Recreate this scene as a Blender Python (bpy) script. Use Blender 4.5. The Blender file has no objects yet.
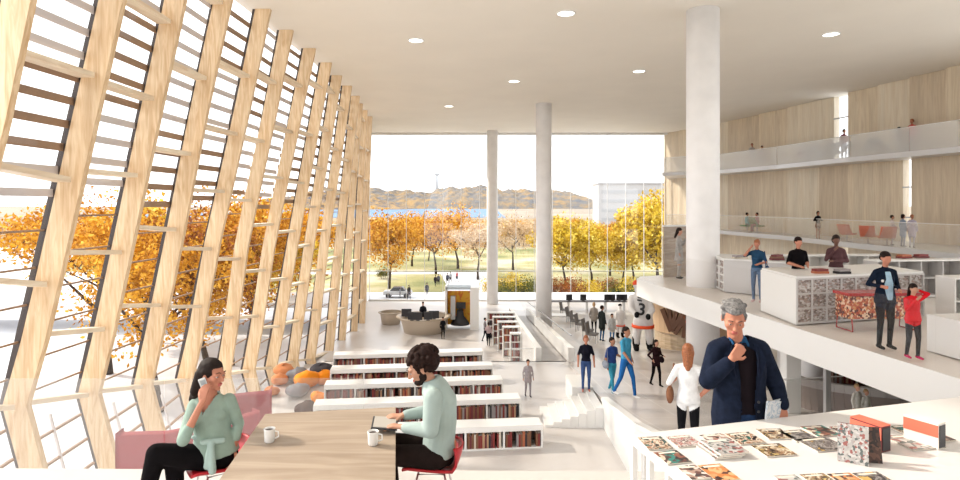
import bpy, bmesh, math, random
import numpy as np
from mathutils import Vector, Matrix, Euler
R = random.Random(7)
SC = bpy.context.scene
COL = SC.collection
CH = 2.5; F = 600.0; YH = 205.0

# ---------------------------------------------------------------- materials
_M = {}
def _new(name):
    m = bpy.data.materials.new(name); m.use_nodes = True
    nt = m.node_tree; b = nt.nodes['Principled BSDF']
    return m, nt, b
def mat(name, col, rough=0.6, metal=0.0, spec=0.4, var=0.0, scale=6.0, emis=None, es=0.0, alpha=1.0):
    if name in _M: return _M[name]
    m, nt, b = _new(name)
    b.inputs['Base Color'].default_value = (*col, 1)
    b.inputs['Roughness'].default_value = rough
    b.inputs['Metallic'].default_value = metal
    b.inputs['Specular IOR Level'].default_value = spec
    if var:
        tc = nt.nodes.new('ShaderNodeTexCoord'); n = nt.nodes.new('ShaderNodeTexNoise')
        n.inputs['Scale'].default_value = scale; n.inputs['Detail'].default_value = 4
        r = nt.nodes.new('ShaderNodeValToRGB')
        r.color_ramp.elements[0].position = .3; r.color_ramp.elements[1].position = .7
        r.color_ramp.elements[0].color = (*[max(0, c*(1-var)) for c in col], 1)
        r.color_ramp.elements[1].color = (*[min(1, c*(1+var)) for c in col], 1)
        nt.links.new(tc.outputs['Object'], n.inputs['Vector'])
        nt.links.new(n.outputs['Fac'], r.inputs['Fac']); nt.links.new(r.outputs['Color'], b.inputs['Base Color'])
    if emis:
        b.inputs['Emission Color'].default_value = (*emis, 1); b.inputs['Emission Strength'].default_value = es
    _M[name] = m
    return m
def wood(name, c0, c1, sc=(9, 9, .9), rough=.5, rot=(0, 0, 0)):
    if name in _M: return _M[name]
    m, nt, b = _new(name)
    tc = nt.nodes.new('ShaderNodeTexCoord'); mp = nt.nodes.new('ShaderNodeMapping')
    mp.inputs['Scale'].default_value = sc; mp.inputs['Rotation'].default_value = rot
    n = nt.nodes.new('ShaderNodeTexNoise'); n.inputs['Scale'].default_value = 1.6
    n.inputs['Detail'].default_value = 6; n.inputs['Distortion'].default_value = 1.2
    n2 = nt.nodes.new('ShaderNodeTexNoise'); n2.inputs['Scale'].default_value = .5
    n2.inputs['Detail'].default_value = 2
    r = nt.nodes.new('ShaderNodeValToRGB')
    r.color_ramp.elements[0].position = .32; r.color_ramp.elements[1].position = .66
    r.color_ramp.elements[0].color = (*c0, 1); r.color_ramp.elements[1].color = (*c1, 1)
    mx = nt.nodes.new('ShaderNodeMixRGB'); mx.blend_type = 'MULTIPLY'; mx.inputs['Fac'].default_value = .35
    nt.links.new(tc.outputs['Object'], mp.inputs['Vector']); nt.links.new(mp.outputs['Vector'], n.inputs['Vector'])
    nt.links.new(mp.outputs['Vector'], n2.inputs['Vector'])
    nt.links.new(n.outputs['Fac'], r.inputs['Fac'])
    nt.links.new(r.outputs['Color'], mx.inputs['Color1']); nt.links.new(n2.outputs['Fac'], mx.inputs['Color2'])
    g = nt.nodes.new('ShaderNodeGamma'); g.inputs['Gamma'].default_value = .9
    nt.links.new(mx.outputs['Color'], g.inputs['Color']); nt.links.new(g.outputs['Color'], b.inputs['Base Color'])
    b.inputs['Roughness'].default_value = rough
    _M[name] = m
    return m
def glass(name, tint=(1, 1, 1), refl=.08, film=0.0, fcol=(.9, .9, .9)):
    """architectural pane: mostly clear, a little mirror, optional milky film"""
    if name in _M: return _M[name]
    m, nt, b = _new(name)
    out = nt.nodes['Material Output']
    t = nt.nodes.new('ShaderNodeBsdfTransparent'); t.inputs['Color'].default_value = (*tint, 1)
    g = nt.nodes.new('ShaderNodeBsdfGlossy'); g.inputs['Roughness'].default_value = .02
    mx = nt.nodes.new('ShaderNodeMixShader'); mx.inputs['Fac'].default_value = refl
    nt.links.new(t.outputs[0], mx.inputs[1]); nt.links.new(g.outputs[0], mx.inputs[2])
    last = mx
    if film:
        d = nt.nodes.new('ShaderNodeBsdfDiffuse'); d.inputs['Color'].default_value = (*fcol, 1)
        m2 = nt.nodes.new('ShaderNodeMixShader'); m2.inputs['Fac'].default_value = film
        nt.links.new(mx.outputs[0], m2.inputs[1]); nt.links.new(d.outputs[0], m2.inputs[2]); last = m2
    nt.links.new(last.outputs[0], out.inputs['Surface'])
    _M[name] = m
    return m
def blotch(name, cols, scale=5, rough=.4, kind='VORONOI', seedv=0.0, stretch=(1, 1, 1), rand=1.0):
    """a printed picture: patches of several colours"""
    if name in _M: return _M[name]
    m, nt, b = _new(name)
    tc = nt.nodes.new('ShaderNodeTexCoord'); mp = nt.nodes.new('ShaderNodeMapping')
    mp.inputs['Location'].default_value = (seedv, seedv*1.7, seedv*.3); mp.inputs['Scale'].default_value = stretch
    nt.links.new(tc.outputs['Object'], mp.inputs['Vector'])
    if kind == 'VORONOI':
        n = nt.nodes.new('ShaderNodeTexVoronoi'); n.inputs['Scale'].default_value = scale
        n.inputs['Randomness'].default_value = rand
        sep = nt.nodes.new('ShaderNodeSeparateColor'); nt.links.new(mp.outputs[0], n.inputs['Vector'])
        nt.links.new(n.outputs['Color'], sep.inputs[0]); src = sep.outputs[0]
    else:
        n = nt.nodes.new('ShaderNodeTexNoise'); n.inputs['Scale'].default_value = scale
        n.inputs['Detail'].default_value = 3; n.inputs['Distortion'].default_value = 1.5
        nt.links.new(mp.outputs[0], n.inputs['Vector'])
        ma = nt.nodes.new('ShaderNodeMapRange'); ma.inputs['From Min'].default_value = .3; ma.inputs['From Max'].default_value = .7
        nt.links.new(n.outputs['Fac'], ma.inputs['Value']); src = ma.outputs[0]
    r = nt.nodes.new('ShaderNodeValToRGB'); r.color_ramp.interpolation = 'CONSTANT'
    for i, c in enumerate(cols):
        if i < 2: e = r.color_ramp.elements[i]
        else: e = r.color_ramp.elements.new(.99)
        e.position = i/len(cols)
        e.color = (*c, 1)
    nt.links.new(src, r.inputs['Fac']); nt.links.new(r.outputs['Color'], b.inputs['Base Color'])
    b.inputs['Roughness'].default_value = rough
    _M[name] = m
    return m

# ---------------------------------------------------------------- mesh builder
class MB:
    def __init__(s): s.v = []; s.f = []; s.m = []; s.sm = []
    def _add(s, vs, fs, mi=0, smooth=False):
        o = len(s.v); s.v += [tuple(v) for v in vs]
        s.f += [tuple(i+o for i in f) for f in fs]; s.m += [mi]*len(fs); s.sm += [smooth]*len(fs)
        return s
    def box(s, c, size, rz=0, mi=0, M=None):
        x, y, z = [k/2 for k in size]
        vs = [Vector(p) for p in ((-x,-y,-z),(x,-y,-z),(x,y,-z),(-x,y,-z),(-x,-y,z),(x,-y,z),(x,y,z),(-x,y,z))]
        if M is None: M = Matrix.Rotation(rz, 4, 'Z')
        vs = [M @ v + Vector(c) for v in vs]
        return s._add(vs, [(0,3,2,1),(4,5,6,7),(0,1,5,4),(1,2,6,5),(2,3,7,6),(3,0,4,7)], mi)
    def hexa(s, vs, mi=0):
        return s._add(vs, [(0,3,2,1),(4,5,6,7),(0,1,5,4),(1,2,6,5),(2,3,7,6),(3,0,4,7)], mi)
    def bar(s, a, b, w, h, mi=0, up=(0, 0, 1)):
        a = Vector(a); b = Vector(b); d = (b-a).normalized(); u = Vector(up)
        sd = d.cross(u)
        if sd.length < 1e-4: sd = d.cross(Vector((1, 0, 0)))
        sd.normalize(); u = sd.cross(d).normalized()
        q = [(-w/2, -h/2), (w/2, -h/2), (w/2, h/2), (-w/2, h/2)]
        vs = [a+sd*x+u*y for x, y in q]+[b+sd*x+u*y for x, y in q]
        return s._add(vs, [(0,1,2,3),(7,6,5,4),(0,4,5,1),(1,5,6,2),(2,6,7,3),(3,7,4,0)], mi)
    def prism(s, poly, z0, z1, mi=0):
        n = len(poly)
        vs = [(x, y, z0(x, y) if callable(z0) else z0) for x, y in poly]+[(x, y, z1(x, y) if callable(z1) else z1) for x, y in poly]
        return s._add(vs, [tuple(range(n-1, -1, -1)), tuple(range(n, 2*n))]+[(i, (i+1) % n, n+(i+1) % n, n+i) for i in range(n)], mi)
    def tube(s, pts, r, n=8, mi=0, caps=True):
        pts = [Vector(p) for p in pts]; rs = r if isinstance(r, (list, tuple)) else [r]*len(pts)
        vs = []; fs = []; prev = None
        for i, p in enumerate(pts):
            d = (pts[min(i+1, len(pts)-1)]-pts[max(i-1, 0)]).normalized()
            if prev is None:
                a = d.cross(Vector((0, 0, 1)))
                if a.length < 1e-3: a = d.cross(Vector((1, 0, 0)))
            else: a = prev - d*prev.dot(d)
            a.normalize(); prev = a; b = d.cross(a)
            for k in range(n):
                t = 2*math.pi*k/n; vs.append(p+(a*math.cos(t)+b*math.sin(t))*rs[i])
        for i in range(len(pts)-1):
            for k in range(n):
                k2 = (k+1) % n; fs.append((i*n+k, i*n+k2, (i+1)*n+k2, (i+1)*n+k))
        s._add(vs, fs, mi, True)
        if caps:
            o = len(s.v)-len(vs)
            s.f.append(tuple(o+k for k in range(n-1, -1, -1))); s.f.append(tuple(o+(len(pts)-1)*n+k for k in range(n)))
            s.m += [mi, mi]; s.sm += [False, False]
        return s
    def lathe(s, c, prof, n=32, mi=0, cap0=True, cap1=True):
        vs = []; fs = []
        for r, z in prof:
            for k in range(n):
                t = 2*math.pi*k/n; vs.append((c[0]+r*math.cos(t), c[1]+r*math.sin(t), c[2]+z))
        for i in range(len(prof)-1):
            for k in range(n):
                k2 = (k+1) % n; fs.append((i*n+k, i*n+k2, (i+1)*n+k2, (i+1)*n+k))
        s._add(vs, fs, mi, True); o = len(s.v)-len(vs)
        if cap0: s.f.append(tuple(o+k for k in range(n-1, -1, -1))); s.m.append(mi); s.sm.append(False)
        if cap1: s.f.append(tuple(o+(len(prof)-1)*n+k for k in range(n))); s.m.append(mi); s.sm.append(False)
        return s
    def grid(s, nu, nv, fn, mi=0, smooth=True):
        vs = [fn(i/nu, j/nv) for j in range(nv+1) for i in range(nu+1)]
        w = nu+1
        return s._add(vs, [(j*w+i, j*w+i+1, (j+1)*w+i+1, (j+1)*w+i) for j in range(nv) for i in range(nu)], mi, smooth)
    def mesh(s, name, mats):
        me = bpy.data.meshes.new(name); me.from_pydata(s.v, [], s.f)
        for m in (mats if isinstance(mats, (list, tuple)) else [mats]): me.materials.append(m)
        me.polygons.foreach_set('material_index', s.m); me.polygons.foreach_set('use_smooth', s.sm)
        me.update(); return me
    def build(s, name, mats, parent=None, loc=None, rz=0, bevel=0, solid=0, subsurf=0):
        o = bpy.data.objects.new(name, s.mesh(name, mats)); COL.objects.link(o)
        if parent: o.parent = parent
        if loc: o.location = loc
        if rz: o.rotation_euler.z = rz
        if subsurf:
            k = o.modifiers.new('s', 'SUBSURF'); k.levels = subsurf; k.render_levels = subsurf
        if solid: k = o.modifiers.new('t', 'SOLIDIFY'); k.thickness = solid; k.offset = 0
        if bevel: k = o.modifiers.new('b', 'BEVEL'); k.width = bevel; k.segments = 2; k.limit_method = 'ANGLE'
        return o
def tag(o, label=None, cat=None, group=None, kind=None):
    if label: o['label'] = label
    if cat: o['category'] = cat
    if group: o['group'] = group
    if kind: o['kind'] = kind
    return o
def empty(name, loc=(0, 0, 0), rz=0):
    o = bpy.data.objects.new(name, None); COL.objects.link(o); o.location = loc; o.rotation_euler.z = rz
    o.empty_display_size = .1
    return o
def thing(name, label, cat, loc=(0, 0, 0), rz=0, group=None):
    return tag(empty(name, loc, rz), label, cat, group)
def struct(name, mb, m, parent=None, **k):
    o = mb.build(name, m, parent, **k)
    if not parent: o['kind'] = 'structure'
    return o
def copy_tree(o, parent=None):
    c = o.copy(); COL.objects.link(c)
    if parent: c.parent = parent
    for ch in list(o.children): copy_tree(ch, c)
    return c
def at(px, py, d): return Vector(((px-480)*d/F, d, CH-(py-YH)*d/F))

# floor levels
def zc(d):    # concourse slope
    if d < 13: return -2.23+.229*(13-d)
    if d < 17: return -1.6-.15*(d-8.8)
    return max(-2.83-.1*(d-17), -5.5)
ZR = -3.33; ZL = -5.5
def foot_d(py, level):
    """distance of the floor point seen at row py"""
    lo, hi = 3., 60.
    for _ in range(50):
        m = (lo+hi)/2; z = level(m) if callable(level) else level
        if YH+F*(CH-z)/m > py: lo = m
        else: hi = m
    return lo

# palette
WHITE = mat('white_paint', (.74, .73, .71), .5)
WHITE2 = mat('white_lacquer', (.80, .79, .77), .3)
PLASTER = mat('ceiling_plaster', (.82, .77, .685), .8, var=.02, scale=.5)
CONC = mat('column_concrete', (.88, .865, .86), .7, var=.05, scale=1.5)
RIBW = wood('laminated_timber', (.66, .41, .20), (.90, .67, .41), (7, 7, .7))
RAILW = wood('rail_timber', (.80, .62, .42), (.95, .82, .62), (3, .5, 3))
WALLW = wood('wall_timber', (.66, .51, .34), (.86, .72, .53), (5, 5, .35))
DARKM = mat('dark_window_metal', (.055, .04, .035), .5)
BROWNM = mat('brown_louvre', (.30, .19, .12), .5)
GREYM = mat('pale_louvre', (.62, .57, .56), .5)
PANE = glass('clear_pane', (.97, .98, .99), .04)
RAILG = glass('balustrade_glass', (.96, .97, .97), .04, .07, (.9, .84, .82))
RAILG2 = glass('balcony_glass', (.96, .97, .97), .02, .34, (.95, .94, .93))
STEEL = mat('grey_steel', (.45, .45, .46), .35, .6)
BLACK = mat('black_plastic', (.03, .03, .035), .45)
FLOORM = mat('pale_floor', (.60, .57, .55), .3, var=.03, scale=.7)
# ================================================================ ceiling
WALLTOP = []
RIBS = [  # name, depth, left-edge points (px,py), fin width
 (9.5, [(5,0),(-20,120),(-50,240),(-80,360),(-92,414)]),
 (11.6, [(101,0),(74,120),(47,240),(19,360),(5,405)]),
 (13.8, [(166,0),(140,120),(115,240),(89,360),(80,393)]),
 (16.0, [(215,0),(189,120),(166,240),(141,360),(135,385)]),
 (18.4, [(258,0),(233,120),(206,240),(184,360),(178,379)]),
 (20.6, [(286,0),(262,120),(236,240),(220,360),(217,375)]),
 (23.0, [(314,0),(289,120),(264,240),(246,360),(243,370)]),
 (25.3, [(333,0),(310,120),(288,240),(268,360),(266,367)]),
 (27.8, [(344,0),(325,120),(305,240),(289,355),(288,361)]),
 (30.2, [(355,0),(338,120),(320,240),(308,350),(306,359)]),
 (33.0, [(361,0),(349,120),(335,240),(326,345),(325,352)]),
 (35.5, [(365,0),(355,120),(346,240),(339,340),(338.5,347)]),
 (38.0, [(367,0),(361,120),(355,240),(351.5,330),(351,338.5)]),
 (40.6, [(371,0),(366.5,120),(362,240),(359.5,320),(359,331)]),
]
def rib_x(i, z):
    d, pts = RIBS[i]
    P = sorted([(CH-(py-YH)*d/F, (px-480)*d/F) for px, py in pts])
    if z <= P[0][0]:   # below the kink the foot returns into the room
        return P[0][1]+(P[0][0]-z)*.27
    for a, b in zip(P, P[1:]):
        if z <= b[0]: return a[1]+(b[1]-a[1])*(z-a[0])/(b[0]-a[0])
    a, b = P[-2], P[-1]
    return a[1]+(b[1]-a[1])*(z-a[0])/(b[0]-a[0])
def rib_kink(i):
    d, pts = RIBS[i]; px, py = pts[-1]; return CH-(py-YH)*d/F
ZT = 8.5
right_wall = [(20.9, 8), (21.0, 20), (20.7, 25.7), (20.2, 29.5), (19.2, 36.5), (17.7, 44.4), (15.6, 50.2)]
cl = [(-9.4, 50.2)]+[(rib_x(i, ZT)-.3, RIBS[i][0]) for i in range(13, -1, -1)]+[(-5.6, 6), (-5.6, 2)]
struct('ceiling', MB().prism(cl+[(-5.6, -5), (21.6, -5)]+[(x+.5, y) for x, y in right_wall], ZT, ZT+.45), PLASTER)
struct('wall_back', MB().box((8.0, -5.1, 4.2), (27.2, .2, 9.2)), WHITE)  # unseen wall added behind the camera to block light and darken the foreground
# drop edge over the glass front
struct('trim_1', MB().box((3.1, 50.0, ZT-.08), (25.2, .5, .16)), WHITE)
# ceiling lights
LITE = mat('lamp_disc', (1, 1, 1), .5, emis=(1, .97, .9), es=2.5)
lights = [(566, 13, 'largest and nearest, over the middle of the hall'), (416, 40, 'at the left, close to the timber ribs'),
          (639, 71, 'at the right, beside the big pale column'), (514, 81, 'in the middle, before the slim columns'),
          (831, 34, 'farthest right, over the display cases'), (449, 106, 'faint and farthest, near the glass front')]
for px, py, w in lights:
    d = F*6/(YH-py); x = (px-480)*d/F
    t = thing('ceiling_light', 'round white recessed ceiling light '+w, 'ceiling light', (x, d, ZT), 0, 'recessed ceiling lights')
    MB().lathe((0, 0, 0), [(.30, 0), (.30, -.03), (.26, -.035), (.26, .0)], 32, cap0=False, cap1=False).build('rim', WHITE2, t)
    MB().lathe((0, 0, 0), [(.255, -.012), (.25, -.015)], 32).build('diffuser', LITE, t)

# ================================================================ left timber wall
for i in range(14):
    d, _ = RIBS[i]; kz = rib_kink(i)
    zs = [ZT-.004]+[z for z in np.linspace(ZT, kz, 9)[1:]]
    dep = .46 if i < 11 else .38
    th = .14
    bot = min(ZL, kz-.4)
    mb = MB()
    prof = [(rib_x(i, z), z) for z in zs]+[(rib_x(i, bot), bot)]
    vs = []
    for k, (x, z) in enumerate(prof):
        w = dep*(1.0 if k < len(prof)-1 else .95)
        vs += [(x, d-th/2, z), (x+w, d-th/2, z), (x+w, d+th/2, z), (x, d+th/2, z)]
    n = len(prof); fs = [(0, 1, 2, 3), tuple(4*(n-1)+k for k in (3, 2, 1, 0))]
    for k in range(n-1):
        for j in range(4):
            a = 4*k+j; b = 4*k+(j+1) % 4; fs.append((b, a, a+4, b+4))
    mb._add(vs, fs)
    pos = ['nearest', 'second', 'third', 'fourth', 'fifth', 'sixth', 'seventh', 'eighth', 'ninth', 'tenth', 'eleventh', 'twelfth', 'thirteenth', 'farthest'][i]
    rib = thing('timber_rib', f'leaning laminated timber rib of the glass side wall, {pos} from the left edge', 'rib', (0, 0, 0), 0, 'timber ribs of the glass wall')
    mb.build('upright', RIBW, rib)
    MB().bar((rib_x(i, ZT)-.03, d, ZT), (rib_x(i, kz)-.03, d, kz), .12, .07, up=(0, 1, 0)).build('glazing_bar', DARKM, rib)
    MB().bar((rib_x(i, kz)-.03, d, kz), (rib_x(i, bot)-.03, d, bot), .12, .07, up=(0, 1, 0)).build('glazing_bar', DARKM, rib)
    if i:   # rails of the bay to its left
        e = RIBS[i-1][0]; kp = rib_kink(i-1)
        sp = [1.75, 2.0, 1.75, 2.0][i % 4]
        off = [0, .35, -.25, .15, .5][i % 5]
        z = kz; q = 0
        while z < ZT-.4:
            z2 = z+(kp-kz)*max(0, 1-q*.34)
            r = MB(); dz = .05
            xa = rib_x(i-1, z2); xb = rib_x(i, z)
            dp = .30
            y0 = e+.07; y1 = d-.04
            r.hexa([(xa-.02, y0, z2-dz), (xa+dp, y0, z2-dz), (xb+dp, y1-.1, z-dz), (xb-.02, y1-.1, z-dz),
                    (xa-.02, y0, z2+dz), (xa+dp, y0, z2+dz), (xb+dp, y1-.1, z+dz), (xb-.02, y1-.1, z+dz)])
            r.build('cross_rail', RAILW, rib)
            z += sp*(1 if q else 1.0)+(off if q == 0 else 0)
            q += 1
# window bays between the ribs
for i in range(1, 14):
    a, b = i-1, i; da, db = RIBS[a][0], RIBS[b][0]
    w = tag(empty(f'window_{i}'), kind='structure')
    kz = min(rib_kink(a), rib_kink(b))
    pane = MB(); zs = np.linspace(ZT, kz, 5)
    vs = [(rib_x(a, z)-.05, da, z) for z in zs]+[(rib_x(b, z)-.05, db, z) for z in zs]
    bo = kz-2.1
    vs += [(rib_x(a, bo)-.05, da, bo), (rib_x(b, bo)-.05, db, bo)]
    pane._add(vs, [(k, k+1, k+6, k+5) for k in range(4)]+[(4, 10, 11, 9)])
    pane.build('pane', PANE, w)
    rr = random.Random(i*13)
    z = kz+.5; cell = 0; nxt = z+rr.uniform(1.6, 2.1); brown = rr.random() < .5
    while z < ZT-.15:
        if z > nxt: nxt = z+rr.uniform(1.6, 2.1); brown = not brown if rr.random() < .75 else brown
        high = z > 2.3
        st = .44 if high else .72
        h = .075 if high else .018
        if not high: h = .02
        o = -.09
        xa = rib_x(a, z)+o; xb = rib_x(b, z)+o
        l = MB().hexa([(xa, da+.05, z-h), (xa+.03, da+.05, z-h), (xb+.03, db+.02, z-h), (xb, db+.02, z-h),
                       (xa, da+.05, z+h), (xa+.03, da+.05, z+h), (xb+.03, db+.02, z+h), (xb, db+.02, z+h)])
        l.build('louvre', BROWNM if (brown or not high) else GREYM, w)
        z += st
    # frames below the kink
    for k in range(3):
        z = kz-.45-.55*k
        MB().bar((rib_x(a, z)-.03, da+.12, z), (rib_x(b, z)-.03, db-.12, z), .06, .05).build('glazing_bar', BROWNM, w)
    z = kz-.2
    ym = (da+db)/2
    MB().bar(((rib_x(a, z)+rib_x(b, z))/2-.03, ym, z+.1), ((rib_x(a, bo)+rib_x(b, bo))/2-.03, ym, bo), .05, .04, up=(0, 1, 0)).build('glazing_bar', GREYM, w)
# end wall closing from the last rib to the glass front
x0 = rib_x(13, 0)
struct('wall_left', MB()._add([(rib_x(13, ZT), 40.7, ZT), (rib_x(13, ZL), 40.7, ZL-.3), (-9.45, 50.1, ZL-.3), (-9.5, 50.1, ZT),
    (rib_x(13, ZT)-.3, 40.7, ZT), (rib_x(13, ZL)-.3, 40.7, ZL-.3), (-9.75, 50.1, ZL-.3), (-9.8, 50.1, ZT)],
    [(0,1,2,3),(7,6,5,4),(0,4,5,1),(2,6,7,3),(0,3,7,4),(1,5,6,2)]), WALLW)

# ================================================================ glass front
w = tag(empty('window_14'), kind='structure')
MB().box((3.0, 50.0, 1.4), (24.6, .02, 14.0)).build('pane', PANE, w)
MUL = mat('pale_mullion', (.80, .80, .80), .4)
for x in np.linspace(-9.2, 15.2, 17):
    MB().box((x, 50.05, 1.4), (.035, .10, 14.0)).build('mullion', MUL, w)
MB().box((3.0, 50.05, -5.45), (24.6, .18, .16)).build('sill', MUL, w)
MB().box((3.0, 50.05, -3.0), (24.6, .06, .04)).build('transom', MUL, w)

# ================================================================ columns
def column(name, label, x, y, r, z0, z1=ZT):
    t = thing(name, label, 'column', (x, y, z0), 0, 'round columns')
    MB().lathe((0, 0, 0), [(r, 0), (r, z1-z0)], 48).build('shaft', CONC, t)
    MB().lathe((0, 0, 0), [(r+.03, 0), (r+.03, .04), (r, .045)], 48, cap1=False).build('base_ring', WHITE, t)
column('column', 'big pale round column rising through the upper deck in the foreground', 6.87, 18.5, .49, -3.0)
column('column', 'slim white round column at the left in front of the glass front', 1.0, 48.6, .45, ZL)
column('column', 'mid-distance white round column beside the ramp', 3.78, 35.6, .47, zc(35.6))
column('column', 'short round column under the deck', 9.2, 16.6, .32, -2.9, -.5)

# ================================================================ floors
# level A under the camera
struct('floor', MB().prism([(-9.5, -3), (22, -3), (22, 5.2), (6.2, 5.2), (4.6, 5.6), (-9.5, 5.75)], -.35, 0), FLOORM)
# lower landing beside the timber wall
struct('floor_landing', MB().prism([(-6.5, 5.75), (-1.9, 5.75), (-1.9, 8.4), (-6.5, 8.0)], -1.4, -1.15), FLOORM)
struct('floor_terrace', MB().prism([(-6.9, 5.0), (3.3, 5.0), (3.3, 22.4), (-5.9, 22.4), (-6.9, 18.5)], ZR-.4, ZR), FLOORM)
# low hall in front of the glass
struct('floor_strip', MB().prism([(-10, 5), (-5.8, 5), (-5.8, 22.4), (-10, 22.4)], ZL-.3, ZL), FLOORM)
struct('floor_hall', MB().prism([(-10, 22.4), (3.3, 22.4), (3.3, 50.3), (-10, 50.3)], ZL-.3, ZL), FLOORM)
# concourse
def tile_mat():
    m, nt, b = _new('concourse_tile')
    tc = nt.nodes.new('ShaderNodeTexCoord'); br = nt.nodes.new('ShaderNodeTexBrick')
    br.inputs['Scale'].default_value = 1.0; br.offset = 0
    br.inputs['Mortar Size'].default_value = .02; br.inputs['Brick Width'].default_value = .9; br.inputs['Row Height'].default_value = .9
    br.inputs['Color1'].default_value = (.50, .46, .44, 1); br.inputs['Color2'].default_value = (.46, .425, .405, 1)
    br.inputs['Mortar'].default_value = (.56, .53, .51, 1)
    nt.links.new(tc.outputs['Object'], br.inputs['Vector']); nt.links.new(br.outputs['Color'], b.inputs['Base Color'])
    b.inputs['Roughness'].default_value = .3
    return m
TILE = tile_mat()
mb = MB(); ds = [5.6, 8, 11, 14, 17, 20, 24, 28, 32, 36, 40, 43.7, 46, 50.3]
XL = 3.3; XR = 21.5
vs = []
for d in ds:
    z = zc(d); vs += [(XL, d, z), (XR, d, z), (XR, d, z-.5), (XL, d, z-.5)]
fs = []
for k in range(len(ds)-1):
    for j in range(4):
        a = 4*k+j; b = 4*k+(j+1) % 4; fs.append((a, b, b+4, a+4))
mb._add(vs, fs); mb._add([vs[0], vs[1], vs[2], vs[3]], [(3, 2, 1, 0)])
struct('floor_concourse', mb, TILE)
GREENF = mat('green_carpet', (.16, .20, .12), .9, var=.2, scale=3)
struct('floor_carpet', MB().prism([(6.9, 9.2), (16, 9.2), (16, 15.5), (8.4, 14.6)], lambda x, y: zc(y)+.005, lambda x, y: zc(y)+.03), GREENF)
# side wall of the concourse with its white coping
vs = [];
for d in (5.76, 8, 11, 14, 15.9): vs += [(3.26, d, ZR), (3.26, d, zc(d)+.0)]
struct('wall_concourse', MB()._add(vs, [(2*k, 2*k+2, 2*k+3, 2*k+1) for k in range(4)]), WHITE, solid=.06)
mb = MB()
for a, b in ((5.8, 9), (9, 12.5), (12.5, 15.9)): mb.bar((3.3, a, zc(a)+.03), (3.3, b, zc(b)+.03), .18, .10)
struct('trim_2', mb, WHITE2)
# low wall at the back of the terrace
struct('wall_terrace', MB().box((0.9, 22.35, (ZR+ZL)/2), (4.6, .1, ZR-ZL)), WHITE)
struct('wall_terrace_end', MB().box((-3.6, 22.35, (ZR+ZL)/2), (4.4, .1, ZR-ZL)), WHITE)

# stair from concourse to terrace
t = thing('stair', 'short white stair with saw-tooth treads down to the book terraces', 'stair', (0, 0, 0))
z1 = zc(16.4); n = 7
for k in range(n):
    zt = z1-(z1-ZR)*(k+1)/(n+1)
    x1 = 3.24-k*.22
    MB().box((x1-.11, 16.45, (zt+ZR)/2), (.215, 1.5, zt-ZR)).build('tread', WHITE2, t)
tag(MB().box((2.95, 17.9, (z1+ZR)/2), (.6, 1.3, z1-ZR)).build('landing_block', WHITE), kind='structure')

# ramp with solid balustrades
t = thing('ramp', 'long grey ramp between solid white balustrades beside the stacked bookcases', 'ramp', (0, 0, 0))
RAMPG = mat('ramp_grey', (.42, .40, .39), .5, var=.08, scale=1)
def zr(d): return -3.4-(d-22.5)*.1
vs = []
for d in (22.5, 43.2): vs += [(2.35, d, zr(d)), (3.25, d, zr(d)), (3.25, d, ZL), (2.35, d, ZL)]
vs2 = [vs[3], vs[2], vs[6], vs[7], vs[0], vs[1], vs[5], vs[4]]
MB().hexa(vs2).build('ramp_deck', RAMPG, t)
for x, h in ((2.2, .55), (3.42, .55)):
    a, b = 22.5, 43.2
    MB().hexa([(x-.11, a, ZL), (x+.11, a, ZL), (x+.11, b, ZL), (x-.11, b, ZL), (x-.11, a, zr(a)+h), (x+.11, a, zr(a)+h), (x+.11, b, zr(b)+h), (x-.11, b, zr(b)+h)]).build('balustrade', WHITE2, t)
MB().bar((3.42, 22.5, zr(22.5)+1.0), (3.42, 43.2, zr(43.2)+1.0), .05, .05).build('handrail', STEEL, t)

# glass balustrades
def balustrade(label, pts, h, gm=RAILG, posts=True, top=.03, z0=0.0, loc=None, topm=None):
    t = thing('glass_balustrade', label, 'glass railing', (0, 0, 0))
    for k in range(len(pts)-1):
        a, b = Vector(pts[k]), Vector(pts[k+1]); e = (b-a)*.004
        MB()._add([a+e, b-e, b-e+Vector((0, 0, h)), a+e+Vector((0, 0, h))], [(0, 1, 2, 3)]).build('glass_pane', gm, t, solid=.016)
        if top: MB().bar(a+Vector((0, 0, h)), b+Vector((0, 0, h)), .04, top).build('top_rail', topm or STEEL, t)
    return t
balustrade('low glass railing along the floor edge behind the seated woman', [(-9.0, 5.7, 0), (-6.6, 5.7, 0), (-4.6, 5.7, 0), (-3.0, 5.7, 0), (-1.1, 5.72, 0)], .85, top=0, topm=MUL)
balustrade('glass railing at the back edge of the book terraces', [(.9, 22.3, ZR), (2.0, 22.3, ZR)], .5, top=.02, topm=MUL)
balustrade('glass railing behind the standing man along the tiled concourse', [(4.2, 11.8, zc(11.8)), (6.2, 13.2, zc(13.2)), (8.4, 13.9, zc(13.9))], .9, top=.015, topm=MUL)

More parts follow.
